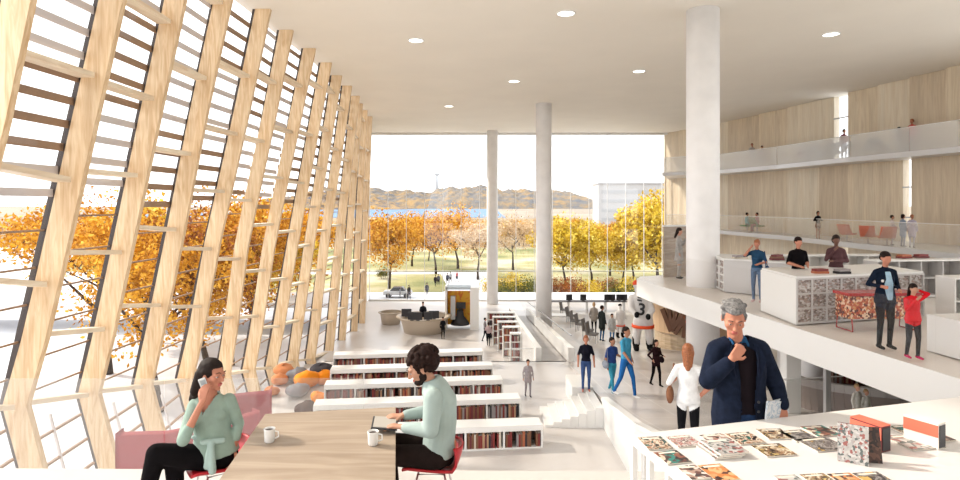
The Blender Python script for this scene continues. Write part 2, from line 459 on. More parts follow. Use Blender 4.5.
# ================================================================ upper deck on the right
edge = [(5.30, 20.2), (5.5, 18.3), (5.93, 15.6), (6.2, 13.3), (6.48, 11.1), (6.68, 9.55), (6.77, 8.98), (6.85, 8.3), (6.9, 6.0), (6.9, 4.5)]
deck = MB(); poly = edge+[(22, 4.5), (22, 24.0), (16, 24.0), (9.5, 22.6), (5.6, 21.0)]
deck.prism(poly, -.55, 0)
struct('floor_deck', deck, mat('deck_floor', (.74, .68, .62), .3, var=.05, scale=1.0))
mb = MB()
for a, b in zip(edge, edge[1:]): mb._add([(a[0]-.01, a[1], -.56), (b[0]-.01, b[1], -.56), (b[0]-.01, b[1], .03), (a[0]-.01, a[1], .03)], [(0, 1, 2, 3)])
struct('trim_3', mb, WHITE2, solid=.03)
balustrade('glass railing along the curved edge of the upper deck', [(x+.05, y, .02) for x, y in edge[:8]], 1.0, glass('deck_glass', (.995, .995, .995), .008, .012, (.95, .93, .92)), top=0)
# ================================================================ right timber wall
def wall_pts(ns):
    P = right_wall; L = [0]
    for a, b in zip(P, P[1:]): L.append(L[-1]+math.dist(a, b))
    out = []
    for s in ns:
        for k in range(len(P)-1):
            if s <= L[k+1] or k == len(P)-2:
                f = (s-L[k])/(L[k+1]-L[k]); out.append((P[k][0]+(P[k+1][0]-P[k][0])*f, P[k][1]+(P[k+1][1]-P[k][1])*f)); break
    return out, L[-1]
_, LT = wall_pts([0])
def px_of(p): return 480+p[0]/p[1]*F
def s_at_px(px):
    lo, hi = 0, LT     # px falls as s grows
    for _ in range(40):
        m = (lo+hi)/2
        if px_of(wall_pts([m])[0][0]) > px: lo = m
        else: hi = m
    return lo
WALLS = [wood(f'wall_timber_{k}', c0, c1, (5, 5, .35)) for k, (c0, c1) in enumerate([((.68, .54, .37), (.84, .71, .52)), ((.78, .65, .47), (.90, .80, .63)), ((.60, .47, .32), (.74, .61, .44))])]
wl = tag(empty('wall_right'), kind='structure')
bands = [  # z0, z1, panel boundaries in photo columns, open slots
 (4.66, ZT-.01, [1100, 1010, 951, 914, 882, 852, 834, 791, 762, 731, 700, 682, 664.9], [(852, 834)]),
 (.56, 4.66, [1100, 1000, 916, 903, 852, 823, 791, 762, 731, 700, 680, 664.9], [(916, 903)]),
 (-3.5, .56, [1100, 1000, 900, 852, 843, 800, 760, 731, 700, 680, 664.9], [(852, 843)]),
]
wn = 15
for z0, z1, bs, op in bands:
    for k, (a, b) in enumerate(zip(bs, bs[1:])):
        sa, sb = s_at_px(a), s_at_px(b)
        (pa, pb), _ = wall_pts([sa, sb])
        na = (Vector((pa[0], pa[1]))-Vector((pb[0], pb[1]))).normalized(); nrm = Vector((na.y, -na.x))
        if nrm.x > 0: nrm = -nrm
        if (a, b) in op:
            wv = tag(empty(f'window_{wn}'), kind='structure'); wn += 1
            MB()._add([(pa[0], pa[1], z0), (pb[0], pb[1], z0), (pb[0], pb[1], z1), (pa[0], pa[1], z1)], [(0, 1, 2, 3)]).build('pane', PANE, wv)
            for zz in (z0+(z1-z0)*.33, z0+(z1-z0)*.68):
                MB().bar((pa[0], pa[1], zz), (pb[0], pb[1], zz), .06, .07).build('glazing_bar', STEEL, wv)
            continue
        o1 = nrm*.0; o2 = nrm*.24   # saw-tooth: one side of the panel stands proud
        MB().hexa([(pa[0], pa[1], z0), (pb[0]+o2.x, pb[1]+o2.y, z0), (pb[0]+.3, pb[1]+.1, z0), (pa[0]+.3, pa[1], z0),
                   (pa[0], pa[1], z1), (pb[0]+o2.x, pb[1]+o2.y, z1), (pb[0]+.3, pb[1]+.1, z1), (pa[0]+.3, pa[1], z1)]).build('timber_panel', WALLS[(k*2+int(z0)) % 3], wl)
# low dark partition behind the big column
t = thing('partition', 'brown grey partition screen at the far end of the deck behind the column', 'screen', (0, 0, 0))
MB().hexa([(6.35, 20.7, 0), (8.6, 21.6, 0), (8.6, 21.7, 0), (6.35, 20.8, 0), (6.35, 20.7, 1.75), (8.6, 21.6, 1.75), (8.6, 21.7, 1.75), (6.35, 20.8, 1.75)]).build('panel', wood('partition_wood', (.33, .25, .19), (.48, .39, .31), (1, 1, 8)), t)
MB().hexa([(6.3, 20.66, 1.75), (8.65, 21.6, 1.75), (8.65, 21.75, 1.75), (6.3, 20.82, 1.75), (6.3, 20.66, 1.8), (8.65, 21.6, 1.8), (8.65, 21.75, 1.8), (6.3, 20.82, 1.8)]).build('top_cap', WHITE, t)

# balconies
b3 = [(13.4, 43.9), (16.3, 40.8), (17.6, 35.5), (18.35, 29.7), (19.0, 26.5), (19.4, 24.3), (19.7, 20)]
b2 = [(14.3, 46.0), (16.35, 41.0), (17.2, 34.0), (17.1, 27.5), (17.05, 23.4), (17.0, 21.3), (17.0, 17.0)]
for nm, pts, zb, zt, hg, lab in (('balcony', b3, 4.65, 4.85, 1.1, 'top'), ('balcony', b2, .55, .75, 1.05, 'lower')):
    t = tag(empty('floor_balcony_'+lab), kind='structure')
    w = [(x+.15, y) for x, y in right_wall[::-1] if y > 16]
    MB().prism(pts+[(21.0, pts[-1][1])]+w[::-1], zb, zt).build('slab', FLOORM, t)
    mb = MB()
    for a, b in zip(pts, pts[1:]): mb.bar((a[0]-.03, a[1], (zb+zt)/2), (b[0]-.03, b[1], (zb+zt)/2), .06, zt-zb+.04)
    mb.build('edge_trim', STEEL if lab == 'lower' else mat('pale_steel', (.62, .62, .63), .35, .3), t)
    balustrade(('frosted glass railing of the top balcony on the timber wall' if lab == 'top' else 'glass railing of the lower balcony on the timber wall'),
        [(x-.02, y, zt) for x, y in pts], hg, RAILG2 if lab == 'top' else glass('balcony_glass_low', (.96, .97, .97), .05, .13, (.88, .84, .80)), top=.02, topm=MUL)

# ================================================================ outside
GRAV = mat('outdoor_paving', (.62, .62, .64), .8, var=.03, scale=.3)
struct('ground_plaza', MB().prism([(-60, 50.6), (60, 50.6), (60, 57), (-60, 57)], -6.2, -5.8), GRAV)
struct('ground', MB().prism([(-140, -20), (-10.2, -20), (-10.2, 57), (240, 57), (240, 150), (-140, 150)], -8.6, -8.2), GRAV)
m, nt, b = _new('autumn_grass')
tc = nt.nodes.new('ShaderNodeTexCoord'); n = nt.nodes.new('ShaderNodeTexNoise'); n.inputs['Scale'].default_value = .09; n.inputs['Detail'].default_value = 5
r = nt.nodes.new('ShaderNodeValToRGB'); el = r.color_ramp.elements
el[0].position = .35; el[0].color = (.14, .15, .04, 1); el[1].position = .62; el[1].color = (.48, .42, .28, 1)
e = el.new(.5); e.color = (.30, .27, .10, 1)
nt.links.new(tc.outputs['Object'], n.inputs['Vector']); nt.links.new(n.outputs['Fac'], r.inputs['Fac']); nt.links.new(r.outputs['Color'], b.inputs['Base Color']); b.inputs['Roughness'].default_value = .9
GRASS = m
def lawn(poly, nm='lawn'): return struct('ground_'+nm, MB().prism(poly, -8.3, -8.1), GRASS)
lawn([(-16, 68), (-6.2, 68), (-4, 76), (-6, 92), (-30, 92), (-30, 68)])
lawn([(3.2, 66), (34, 66), (40, 95), (2, 95)], 'park')
lawn([(-70, 96), (75, 96), (95, 150), (-90, 150)], 'meadow')
FAR = mat('far_woodland', (.50, .36, .17), .95, var=.6, scale=.03)
struct('ground_far', MB().prism([(-900, 150), (900, 150), (1100, 620), (-1100, 620)], -13, -11.5), mat('far_fields', (.26, .18, .09), .95, var=.4, scale=.02))
LAKE = mat('lake_water', (.10, .19, .32), .6, spec=.2)
t = thing('far_building', 'pale long building in the haze behind the yellow trees', 'building', (100, 400, -12))  # added block imitates a grey reflection in the glass front
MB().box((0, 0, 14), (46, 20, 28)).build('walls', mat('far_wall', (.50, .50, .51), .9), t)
MB().box((0, 0, 28.6), (47, 21, 1.2)).build('roof', mat('far_roof', (.44, .44, .46), .9), t)  # upper edge of the reflection stand-in
for q in range(4): MB().box((0, -10.05, 5+6*q), (42, .2, 2.2)).build('window_band', mat('far_glazing', (.42, .43, .45), .5), t)  # darker bands across the reflection stand-in
struct('ground_lake', MB().prism([(-500, 700), (30, 700), (60, 2300), (-560, 2300)], -13, -11.9), LAKE)
struct('ground_shore', MB().prism([(-6000, 600), (6000, 600), (6000, 6000), (-6000, 6000)], -14, -12.2), mat('far_shore', (.30, .24, .18), .95, var=.3, scale=.006))
def hill(cx, cy, w, dp, h, seed, m):
    rr = random.Random(seed); ph = [rr.uniform(0, 6) for _ in range(6)]
    def fn(u, v):
        a = math.sin(math.pi*u)**.6*math.sin(math.pi*v)**.8
        z = h*a*(.78+.14*math.sin(u*7+ph[0])+.08*math.sin(u*19+ph[1])+.05*math.sin(u*53+ph[2]+v*9)+.03*math.sin(u*141+ph[3])+.03*math.sin(u*260+v*50))
        return (cx+(u-.5)*w, cy+(v-.5)*dp, -12.3+z)
    struct('ground_hill', MB().grid(300, 16, fn, smooth=False), m)
def hillmat(name, cols, sc):
    m, nt, b = _new(name)
    tc = nt.nodes.new('ShaderNodeTexCoord'); n = nt.nodes.new('ShaderNodeTexNoise'); n.inputs['Scale'].default_value = sc; n.inputs['Detail'].default_value = 8; n.inputs['Roughness'].default_value = .75
    r = nt.nodes.new('ShaderNodeValToRGB'); el = r.color_ramp.elements
    el[0].position = .38; el[0].color = (*cols[0], 1); el[1].position = .6; el[1].color = (*cols[2], 1); e = el.new(.49); e.color = (*cols[1], 1)
    nt.links.new(tc.outputs['Object'], n.inputs['Vector']); nt.links.new(n.outputs['Fac'], r.inputs['Fac']); nt.links.new(r.outputs['Color'], b.inputs['Base Color']); b.inputs['Roughness'].default_value = 1
    return m
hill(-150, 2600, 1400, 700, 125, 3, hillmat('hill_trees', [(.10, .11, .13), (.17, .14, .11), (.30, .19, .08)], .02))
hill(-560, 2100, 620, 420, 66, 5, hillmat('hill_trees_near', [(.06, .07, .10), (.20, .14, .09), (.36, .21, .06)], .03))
hill(900, 3400, 1900, 500, 70, 8, hillmat('hill_pale', [(.30, .31, .33), (.34, .32, .30), (.36, .32, .27)], .02))  # distance haze is put into these pale colours
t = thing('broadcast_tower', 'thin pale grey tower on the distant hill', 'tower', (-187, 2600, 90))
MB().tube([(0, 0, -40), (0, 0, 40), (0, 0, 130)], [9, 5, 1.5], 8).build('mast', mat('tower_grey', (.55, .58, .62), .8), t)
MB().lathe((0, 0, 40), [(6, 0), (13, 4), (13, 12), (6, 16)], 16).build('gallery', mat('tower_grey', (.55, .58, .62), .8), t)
# ================================================================ books
BOOKC = {'dark red': (.20, .030, .026), 'brown': (.19, .085, .045), 'black': (.03, .025, .03), 'cream': (.62, .55, .46),
         'orange': (.42, .13, .06), 'grey': (.30, .27, .27), 'maroon': (.14, .03, .035), 'tan': (.42, .25, .15)}
BM = {k: mat('book_'+k.replace(' ', '_'), v, .55) for k, v in BOOKC.items()}
PAPER = mat('book_paper', (.75, .70, .62), .8)
def book_mesh(col, w, h, d):
    mb = MB()
    mb.box((0, 0, h/2), (w, d, h)); mb.box((0, .006, h/2+.004), (w*.76, d-.02, h-.002), mi=1)
    return mb.mesh('book', [BM[col], PAPER])
BK = {}
for c in BOOKC:
    BK[c] = [book_mesh(c, w, h, .20) for w, h in ((.045, .30), (.06, .33), (.052, .27))]
NB = [0]
STUFF = MB(); STUFFM = list(BM.values()); SK = list(BM.keys())
def shelf_books(org, u, n, z, length, depth, label_row, group, rr, individuals, hmax=.34, scale=1.0, fill=.95, wk=1.0):
    """books standing along u (unit) from org; n = outward normal of the spines"""
    s = .02; ang = math.atan2(u[1], u[0])
    while s < length-.06:
        if rr.random() > fill: s += rr.uniform(.04, .12); continue
        c = rr.choices(SK, [5, 5, 2.2, 1.6, 1.6, 3, 4, 2])[0]; k = rr.randrange(3)
        w = (.045, .06, .052)[k]*scale*wk; h = min((.30, .33, .27)[k]*scale, hmax)
        cx = org[0]+u[0]*(s+w/2)-n[0]*(depth/2); cy = org[1]+u[1]*(s+w/2)-n[1]*(depth/2)
        if individuals:
            o = bpy.data.objects.new('book', BK[c][k]); COL.objects.link(o)
            o.location = (cx, cy, z); o.rotation_euler.z = ang; o.scale = (w/(.045, .06, .052)[k], 1, h/(.30, .33, .27)[k])
            tag(o, f'{c} book standing in {label_row}', 'book', f'{c} books in {label_row}'); NB[0] += 1
        else:
            STUFF.box((cx, cy, z+h/2), (w*.97, .18*scale, h), ang, SK.index(c))
        s += w+.003
def lattice(name, label, loc, rz, w, d, h, cols, rows, m=WHITE2, back=True, group=None, cat='bookcase', th=.035, topm=None, fm=None):
    t = thing(name, label, cat, loc, rz, group)
    MB().box((w/2, d/2, h-th/2), (w, d, th)).build('top_panel', topm or m, t)
    MB().box((w/2, d/2, .03), (w-2*th, d, .06)).build('plinth', m, t)
    for x in (th/2, w-th/2): MB().box((x, d/2, h/2-th/2), (th, d, h-th)).build('side_panel', m, t)
    if back: MB().box((w/2, d-.015, h/2), (w-2*th, .02, h-2*th)).build('back_panel', m, t)
    for k in range(1, rows):
        z = .06+(h-th-.06)*k/rows; MB().box((w/2, d/2-.01, z), (w-2*th, d-.03, th*.8)).build('shelf', fm or m, t)
    for k in range(1, cols):
        MB().box((w*k/cols, d/2-.005, h/2), (th*.8, d-.03, h-2*th)).build('divider', fm or m, t)
    return t

# five book terraces
a6 = math.radians(6); U = Vector((math.cos(a6), math.sin(a6))); NN = Vector((math.sin(a6), -math.cos(a6)))
rows = [(543, 14.4, 305, 'the nearest terrace shelf'), (521, 16.35, 313, 'the second terrace shelf from the front'),
        (503, 18.1, 324, 'the middle terrace shelf'), (493, 19.75, 330, 'the fourth terrace shelf from the front'), (483, 21.6, 333, 'the farthest terrace shelf')]
rr = random.Random(5)
for ri, (pr, dr, pl, lab) in enumerate(rows):
    xr = (pr-480)/F*dr
    k = (pl-480)/F    # left end on the sight line
    s = (xr-k*dr)/(U.x-k*U.y)
    org = (xr-U.x*s, dr-U.y*s)
    hgt = .56
    t = thing('book_bench', f'long low white bench of books, {["nearest row","second row from the front","middle row","fourth row from the front","farthest row"][ri]}', 'bookshelf', (org[0], org[1], ZR), a6, 'low book terraces')
    MB().box((s/2, .26, hgt-.07), (s, .52, .14)).build('top_panel', WHITE2, t, bevel=.01)
    MB().box((s/2, .26, .015), (s, .5, .03)).build('bottom_panel', WHITE2, t)
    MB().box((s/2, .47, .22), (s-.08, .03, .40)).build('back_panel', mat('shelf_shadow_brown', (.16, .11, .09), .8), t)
    nseg = 6 if ri < 3 else 5
    for q in range(nseg+1):
        MB().box((.02+(s-.04)*q/nseg, .24, .225), (.045, .46, .39)).build('divider', WHITE2, t)
    for q in range(nseg):
        x0 = .02+(s-.04)*q/nseg+.025; L = (s-.04)/nseg-.05
        o2 = (org[0]+U.x*x0+NN.x*-.03, org[1]+U.y*x0+NN.y*-.03)
        ind = (ri == 0 and q >= 1) or (ri == 1) or (ri == 2 and q >= 1)
        shelf_books(o2, U, NN, ZR+.03, L, .22, lab, lab, rr, ind, hmax=.37, scale=1.12, wk=.8)

# nested tall bookcases beside the ramp
tops = [(510, 334, 29.8), (502.5, 328.5, 31.4), (497.5, 323.7, 32.8), (492.5, 319, 34.2), (487, 313.5, 35.6)]
nm = ['nearest', 'second nearest', 'middle', 'second farthest', 'farthest']
for k, (px, py, d) in enumerate(tops):
    x = (px-480)/F*d; w = 2.06-x
    t = lattice('tall_bookcase', f'{nm[k]} of the nested tall white bookcases beside the ramp', (x, d, ZL), 0, w, .36, 1.62, 1, 4, group='nested bookcases beside the ramp', th=.06, fm=WHITE2)
    for r in range(4):
        z = .06+(1.62-.15)*r/4+.04
        shelf_books((x+.08, d+.03), (1, 0), (0, -1), ZL+z, w-.16, .2, '', '', rr, False, hmax=.31, fill=.99)

# ================================================================ foreground: meeting table, mugs
TAB = wood('table_oak', (.30, .22, .155), (.43, .335, .25), (.7, 6, 6), .45)
ctr = [(-1.80, 5.03), (-.73, 5.20), (-.50, 3.55), (-1.62, 3.45)]
t = thing('meeting_table', 'large pale oak meeting table in the left foreground', 'table', (0, 0, 0))
MB().prism([ctr[3], ctr[2], ctr[1], ctr[0]], .715, .75).build('tabletop', TAB, t, bevel=.004)
for x, y in ((-1.66, 4.9), (-.82, 5.05), (-.64, 3.7), (-1.5, 3.6)): MB().box((x, y, .3575), (.06, .06, .715)).build('leg', WHITE2, t)
COF = mat('coffee', (.05, .02, .01), .2)
def mug(px, py, d, label):
    p = at(px, py, d)
    t = thing('mug', label, 'mug', (p.x, d, .751), 0)
    cup = MB().lathe((0, 0, 0), [(.030, 0), (.036, .01), (.040, .095), (.042, .10), (.038, .10), (.036, .085)], 24, cap1=False).build('cup', mat('mug_white', (.85, .85, .84), .25), t)
    MB().lathe((0, 0, 0), [(.036, .084), (.0365, .086)], 24).build('coffee', COF, cup)
    MB().tube([(.038, 0, .08), (.065, 0, .075), (.068, 0, .04), (.036, 0, .025)], .006, 8).build('handle', mat('mug_white', (.85, .85, .84), .25), t)
mug(269.5, 442, 4.43, 'white coffee mug alone in the middle of the oak table')
mug(373, 445, 4.375, "white coffee mug in front of the reading man's hands")
# chairs
REDS = mat('red_shell', (.45, .012, .02), .35); WIRE = mat('chair_wire', (.55, .53, .52), .3, .9)
def shell_chair(label, loc, rz):
    t = thing('shell_chair', label, 'chair', loc, rz, None)
    def fn(u, v):
        x = (u-.5)*2; r = 1-.25*abs(x)**3
        if v < .55:
            y = .22-v/.55*.42; z = .45+.04*abs(x)**2+(.02 if v > .05 else .0)-.03*math.sin(v*3)
            return (x*.23*r*(1-.12*(v < .05)), -y, z)
        k = (v-.55)/.45
        return (x*(.23-.07*k**2)*r, .19+.05*math.sin(k*1.4)-.07*x*x*k, .45+.03+k*.15+.04*x*x*(1-k))
    MB().grid(14, 18, fn).build('seat_shell', REDS, t, solid=.018)
    for sx in (-1, 1):
        for sy in (-1, 1):
            MB().tube([(sx*.12, sy*.10, .44), (sx*.20, sy*.20, .0)], .008, 6).build('leg', WIRE, t)
    MB().tube([(-.12, -.10, .435), (.12, -.10, .435), (.12, .10, .435), (-.12, .10, .435), (-.12, -.10, .435)], .007, 6).build('under_frame', WIRE, t)
    return t

# banquette
PINK = mat('rose_upholstery', (.30, .045, .055), .8, var=.06, scale=3)
def banq(label, pts, zt):
    t = thing('banquette', label, 'bench', (0, 0, 0), 0)
    n = len(pts); left = []; right = []
    seat = MB(); back = MB()
    for nm, w0, w1, a, b, m in (('backrest', 0, .14, -1.15, zt, PINK), ('seat', .14, .7, -.95, -.72, PINK), ('base', .16, .6, -1.15, -.95, WHITE)):
        vs = []
        for k, p in enumerate(pts):
            q0 = Vector(pts[max(0, k-1)]); q1 = Vector(pts[min(n-1, k+1)]); d = (q1-q0).normalized(); nr = Vector((-d.y, d.x))
            A = Vector(p)+nr*w0; B = Vector(p)+nr*w1
            vs += [(A.x, A.y, a), (B.x, B.y, a), (B.x, B.y, b), (A.x, A.y, b)]
        fs = [(0, 1, 2, 3), tuple(4*(n-1)+j for j in (3, 2, 1, 0))]
        for k in range(n-1):
            for j in range(4): fs.append((4*k+j, 4*k+(j+1) % 4, 4*k+4+(j+1) % 4, 4*k+4+j))
        MB()._add(vs, fs).build(nm, m, t, bevel=.03)
banq('rose pink banquette back low beside the timber ribs, left of the seated woman', [(-4.15, 6.85), (-3.6, 6.9), (-3.05, 7.3), (-2.8, 7.6)], -.13)
banq('rose pink banquette behind the seated woman reaching toward the cushions', [(-3.75, 7.9), (-3.4, 8.0), (-3.1, 8.12), (-2.85, 8.2)], -.06)

# bean bags in the lounge
def beanbag(label, px, py, d, w, h, col):
    z = ZR; d = F*(CH-ZR)/(py+h*F/2/d-YH); k_ = d/13.; w *= k_*.95; h *= k_*.95; p = at(px, py, d)
    def fn(u, v):
        a = u*2*math.pi; ph = v*math.pi
        r = math.sin(ph)**.7*(1+.07*math.sin(3*a+px)+.04*math.sin(7*a))
        return (math.cos(a)*r*w/2, math.sin(a)*r*w*.45, h*(.5-.5*math.cos(ph))*(1+.12*math.cos(a+px)))
    t = thing('bean_bag', label, 'bean bag', (p.x, d, z+.005), px*.3)
    cu = MB().grid(24, 12, fn).build('cushion', mat('bag_'+col[0], col[1], .85), t)
    MB().tube([(0, 0, h-.01), (.03, .02, h+.03), (-.02, .01, h+.01)], .015, 6).build('carry_loop', mat('bag_'+col[0], col[1], .85), cu)
OR = ('orange', (.80, .25, .005)); GR = ('grey', (.26, .26, .27)); BL = ('black', (.02, .015, .02)); PE = ('peach', (.62, .24, .10)); BR = ('brown', (.07, .035, .03))
for a in [('dark brown bean bag at the table end of the lounge', 305, 407, 10.6, .48, .32, BR), ('orange bean bag in the middle of the lounge, biggest', 307, 379, 13.0, .60, .36, OR),
          ('small orange bean bag beside the farthest book bench', 323, 378, 14.3, .42, .30, OR), ('orange bean bag touching the middle book bench', 318, 396, 11.7, .36, .22, OR),
          ('black bean bag behind the orange ones', 321, 370, 14.9, .58, .22, BL), ('grey bean bag in front of the big orange one', 298, 389, 11.9, .58, .28, GR),
          ('pale grey bean bag at the back beside the ribs', 297, 375, 14.4, .50, .30, GR), ('peach bean bag at the left side of the lounge', 280, 379, 12.8, .40, .24, PE),
          ('peach bean bag low at the left front of the lounge', 272, 390, 11.4, .34, .20, PE), ('small peach bean bag behind the other peach ones', 284, 370, 14.7, .44, .22, PE)]:
    beanbag(*a)

# ================================================================ display table with magazines
DT = .95
corner = (1.0, 4.12); lf = (1.20, 3.3); rb = (4.05, 4.92)
dA = (Vector(rb)-Vector(corner)); 
t = thing('display_table', 'long white display table covered with magazines in the right foreground', 'table', (0, 0, 0))
poly = [(1.22, 2.9), (4.6, 2.9), (4.6, 5.08), (1.86, 4.33), (.985, 4.04)]
poly = [(1.26, 2.9), (4.9, 2.9), (4.9, 5.15), (4.05, 4.90), (1.0, 4.05)]
MB().prism(poly, DT-.05, DT).build('tabletop', mat('display_white', (.70, .68, .67), .35), t, bevel=.006)
for k, (a, b) in enumerate((((1.03, 4.02), (1.285, 2.95)), ((1.10, 4.0), (4.7, 5.02)))):
    a = Vector(a); b = Vector(b); L = (b-a).length; u = (b-a)/L
    nseg = 5 if k == 0 else 8
    for q in range(nseg+1):
        p = a+u*L*q/nseg; MB().box((p.x, p.y, (DT-.05)/2), (.035, .035, DT-.05), math.atan2(u.y, u.x)).build('post', WHITE2, t)
MB().prism([(1.32, 2.95), (4.8, 2.95), (4.8, 4.98), (1.12, 3.95)], .30, .33).build('shelf', WHITE2, t)
def px2table(px, py, z=DT):
    d = F*(CH-z)/(py-YH); return Vector(((px-480)*d/F, d))
MAG = 0
def magazine(label, quad, m, th=.008, lift=0, stack=0):
    """quad: photo corners (clockwise from top left) of a magazine lying on the table"""
    P = [px2table(x, y, DT) for x, y in quad]
    c = sum(P, Vector((0, 0)))/4
    u = ((P[1]-P[0])+(P[2]-P[3])).normalized(); v = Vector((-u.y, u.x))
    w = ((P[1]-P[0]).length+(P[2]-P[3]).length)/2; h = ((P[0]-P[3]).length+(P[1]-P[2]).length)/2
    w = min(w, .34); h = min(max(h, .16), .34)
    t = thing('magazine', label, 'magazine', (c.x, c.y, DT+.001+lift), math.atan2(u.y, u.x))
    MB().box((0, 0, th/2), (w-.004, h-.004, th-.002)).build('pages', PAPER, t)
    cvr = MB().box((0, 0, th), (w, h, .002)).build('cover', m, t)
    MB().box((0, h*.36, th+.0015), (w*.7, h*.10, .001)).build('title_strip', mat('title_cream', (.75, .70, .62), .5), cvr)
cv = {}
pal = [[(.03, .02, .02), (.22, .08, .05), (.60, .50, .40), (.02, .20, .17), (.08, .03, .03)],
       [(.45, .38, .35), (.35, .05, .04), (.55, .52, .50), (.12, .05, .04), (.62, .58, .54)],
       [(.05, .03, .03), (.38, .25, .20), (.60, .55, .50), (.14, .06, .05), (.70, .66, .62)],
       [(.02, .16, .14), (.03, .02, .02), (.62, .52, .42), (.30, .12, .06), (.04, .10, .05)],
       [(.40, .39, .38), (.30, .10, .09), (.50, .48, .46), (.10, .12, .12), (.42, .40, .39), (.55, .53, .52), (.36, .33, .32)],
       [(.55, .40, .16), (.04, .025, .02), (.30, .18, .10), (.62, .55, .42), (.08, .04, .03)],
       [(.55, .20, .06), (.10, .04, .03), (.68, .40, .20), (.04, .02, .02), (.60, .30, .14)],
       [(.03, .03, .035), (.12, .10, .10), (.30, .28, .27), (.05, .04, .04), (.55, .35, .10)]]
def cover(k, sc=14, seed=0): return blotch(f'cover_{k}_{seed}', pal[k % 8], sc, .35, 'NOISE' if k % 2 else 'VORONOI', seed*3.1)
mags = [('magazine with a green and black picture at the corner of the table', [(636, 439), (661, 438), (673, 450), (650, 451)], 3),
        ('magazine with a red and grey cover, second along the back row', [(665, 438), (690, 437), (702, 446), (679, 449)], 1),
        ('magazine with a black and white figure, third along the back row', [(697, 437), (722, 435), (738, 445), (717, 447)], 2),
        ('magazine with green patch, lying in front of the standing man', [(722, 435), (748, 434), (766, 443), (744, 446)], 3),
        ('dark striped magazine in the second row near the table edge', [(656, 454), (677, 452), (691, 463), (665, 466)], 0),
        ('magazine with small black figures near the bottom left of the table', [(678, 468), (695, 467), (712, 479), (690, 482)], 2),
        ('magazine with an orange face on its cover', [(698, 467), (718, 466), (742, 480), (716, 483)], 6),
        ('yellow and black magazine alone in the middle of the table', [(752, 447), (778, 445), (798, 456), (766, 458)], 5),
        ('tan magazine at the rear beside the standing man', [(757, 431), (778, 430), (797, 440), (768, 440)], 5),
        ('dark glossy magazine at the rear, right of the tan one', [(780, 433), (803, 431), (818, 441), (795, 443)], 7),
        ('grey magazine leaning on the rear pile', [(800, 428), (822, 427), (840, 436), (818, 438)], 0),
        ('black magazine with a yellow corner in front of the standing book', [(799, 441), (828, 438), (846, 450), (814, 453)], 7),
        ('small red magazine between the rear piles', [(832, 429), (848, 429), (856, 434), (842, 436)], 1),
        ('colourful magazine right of the red slip case', [(893, 428), (915, 427), (927, 434), (902, 436)], 3),
        ('magazine with red and grey pattern right of the standing book', [(892, 437), (922, 436), (938, 448), (905, 452)], 4),
        ('yellow edged magazine in front of the white slip case', [(914, 430), (934, 429), (946, 441), (925, 443)], 2),
        ('dark magazine at the bottom right edge', [(857, 475), (880, 474), (896, 486), (868, 488)], 7),
        ('orange brown magazine at the bottom edge', [(834, 476), (854, 475), (866, 487), (840, 489)], 6),
        ('pale grey magazine cut by the lower frame', [(780, 479), (800, 478), (808, 488), (784, 490)], 4),
        ('ochre magazine cut by the lower frame', [(806, 477), (828, 476), (838, 487), (812, 489)], 5)]
for k, (lab, q, c) in enumerate(mags): magazine(lab, q, cover(c, 34 if c % 2 == 0 else 14, k), th=.010)
# large open spread of patterned sheets in the middle
for k in range(3):
    magazine(['top sheet of the grey and red patterned stack on the table', 'middle sheet of the grey and red patterned stack', 'bottom sheet of the grey and red patterned stack'][2-k],
             [(697+k*3, 446), (722+k*3, 444), (742+k*3, 458), (712+k*3, 461)], cover(4, 50, 40+k), th=.012, lift=.013*k)
# standing books and slip cases
def standing(name, label, px, py, w, h, th, rz, m1, m2, lean=0):
    p = px2table(px, py); t = thing(name, label, 'book', (p.x, p.y, DT+.001), rz)
    c, s = math.cos(lean), math.sin(lean)
    def pl(y0, y1, z0, z1, x0=-w/2, x1=w/2):
        vs = [(x0, y0, z0), (x1, y0, z0), (x1, y1, z0), (x0, y1, z0), (x0, y0, z1), (x1, y0, z1), (x1, y1, z1), (x0, y1, z1)]
        return [(x, y*c+z*s, max(0, z*c-y*s)) for x, y, z in vs]
    MB().hexa(pl(0, .006, 0, h)).build('front_cover', m1, t)
    MB().hexa(pl(.007, th-.007, .004, h-.006, -w/2+.004, w/2-.006)).build('pages', PAPER, t)
    MB().hexa(pl(th-.006, th, 0, h)).build('back_cover', m2, t)
    return t
standing('standing_book', 'grey book with red and black picture cover standing on end', 853, 464, .16, .225, .03, -.55, cover(4, 80, 77), BM['maroon'], .18)
standing('standing_book', 'dark brown book leaning behind the grey standing one', 869, 463, .15, .205, .03, -.2, blotch('dark_cover', [(.03, .02, .02), (.08, .04, .03), (.14, .07, .05)], 55), BM['black'], .25)
CORAL = mat('coral_board', (.75, .16, .10), .5); CREAMB = mat('cream_board', (.80, .76, .70), .5)
def slip(label, px, py, rz, m, ms, ss=None):
    p = px2table(px, py); t = thing('slip_case', label, 'box', (p.x, p.y, DT+.001), rz)
    MB().box((0, .10, .08), (.09, .20, .16)).build('case', ms, t)
    MB().box((0, .10, .163), (.092, .202, .005)).build('top_board', m, t)
    MB().box((-.047, .10, .115), (.004, .20, .075)).build('spine_strip', ss or m, t)
    MB().box((0, -.002, .08), (.072, .004, .14)).build('dark_opening', BLACK, t)
slip('coral red slip case beside the standing books', 886, 452, .42, CORAL, BM['maroon'])
slip('white slip case with a coral stripe near the right edge', 942, 449, .5, CREAMB, CREAMB, CORAL)

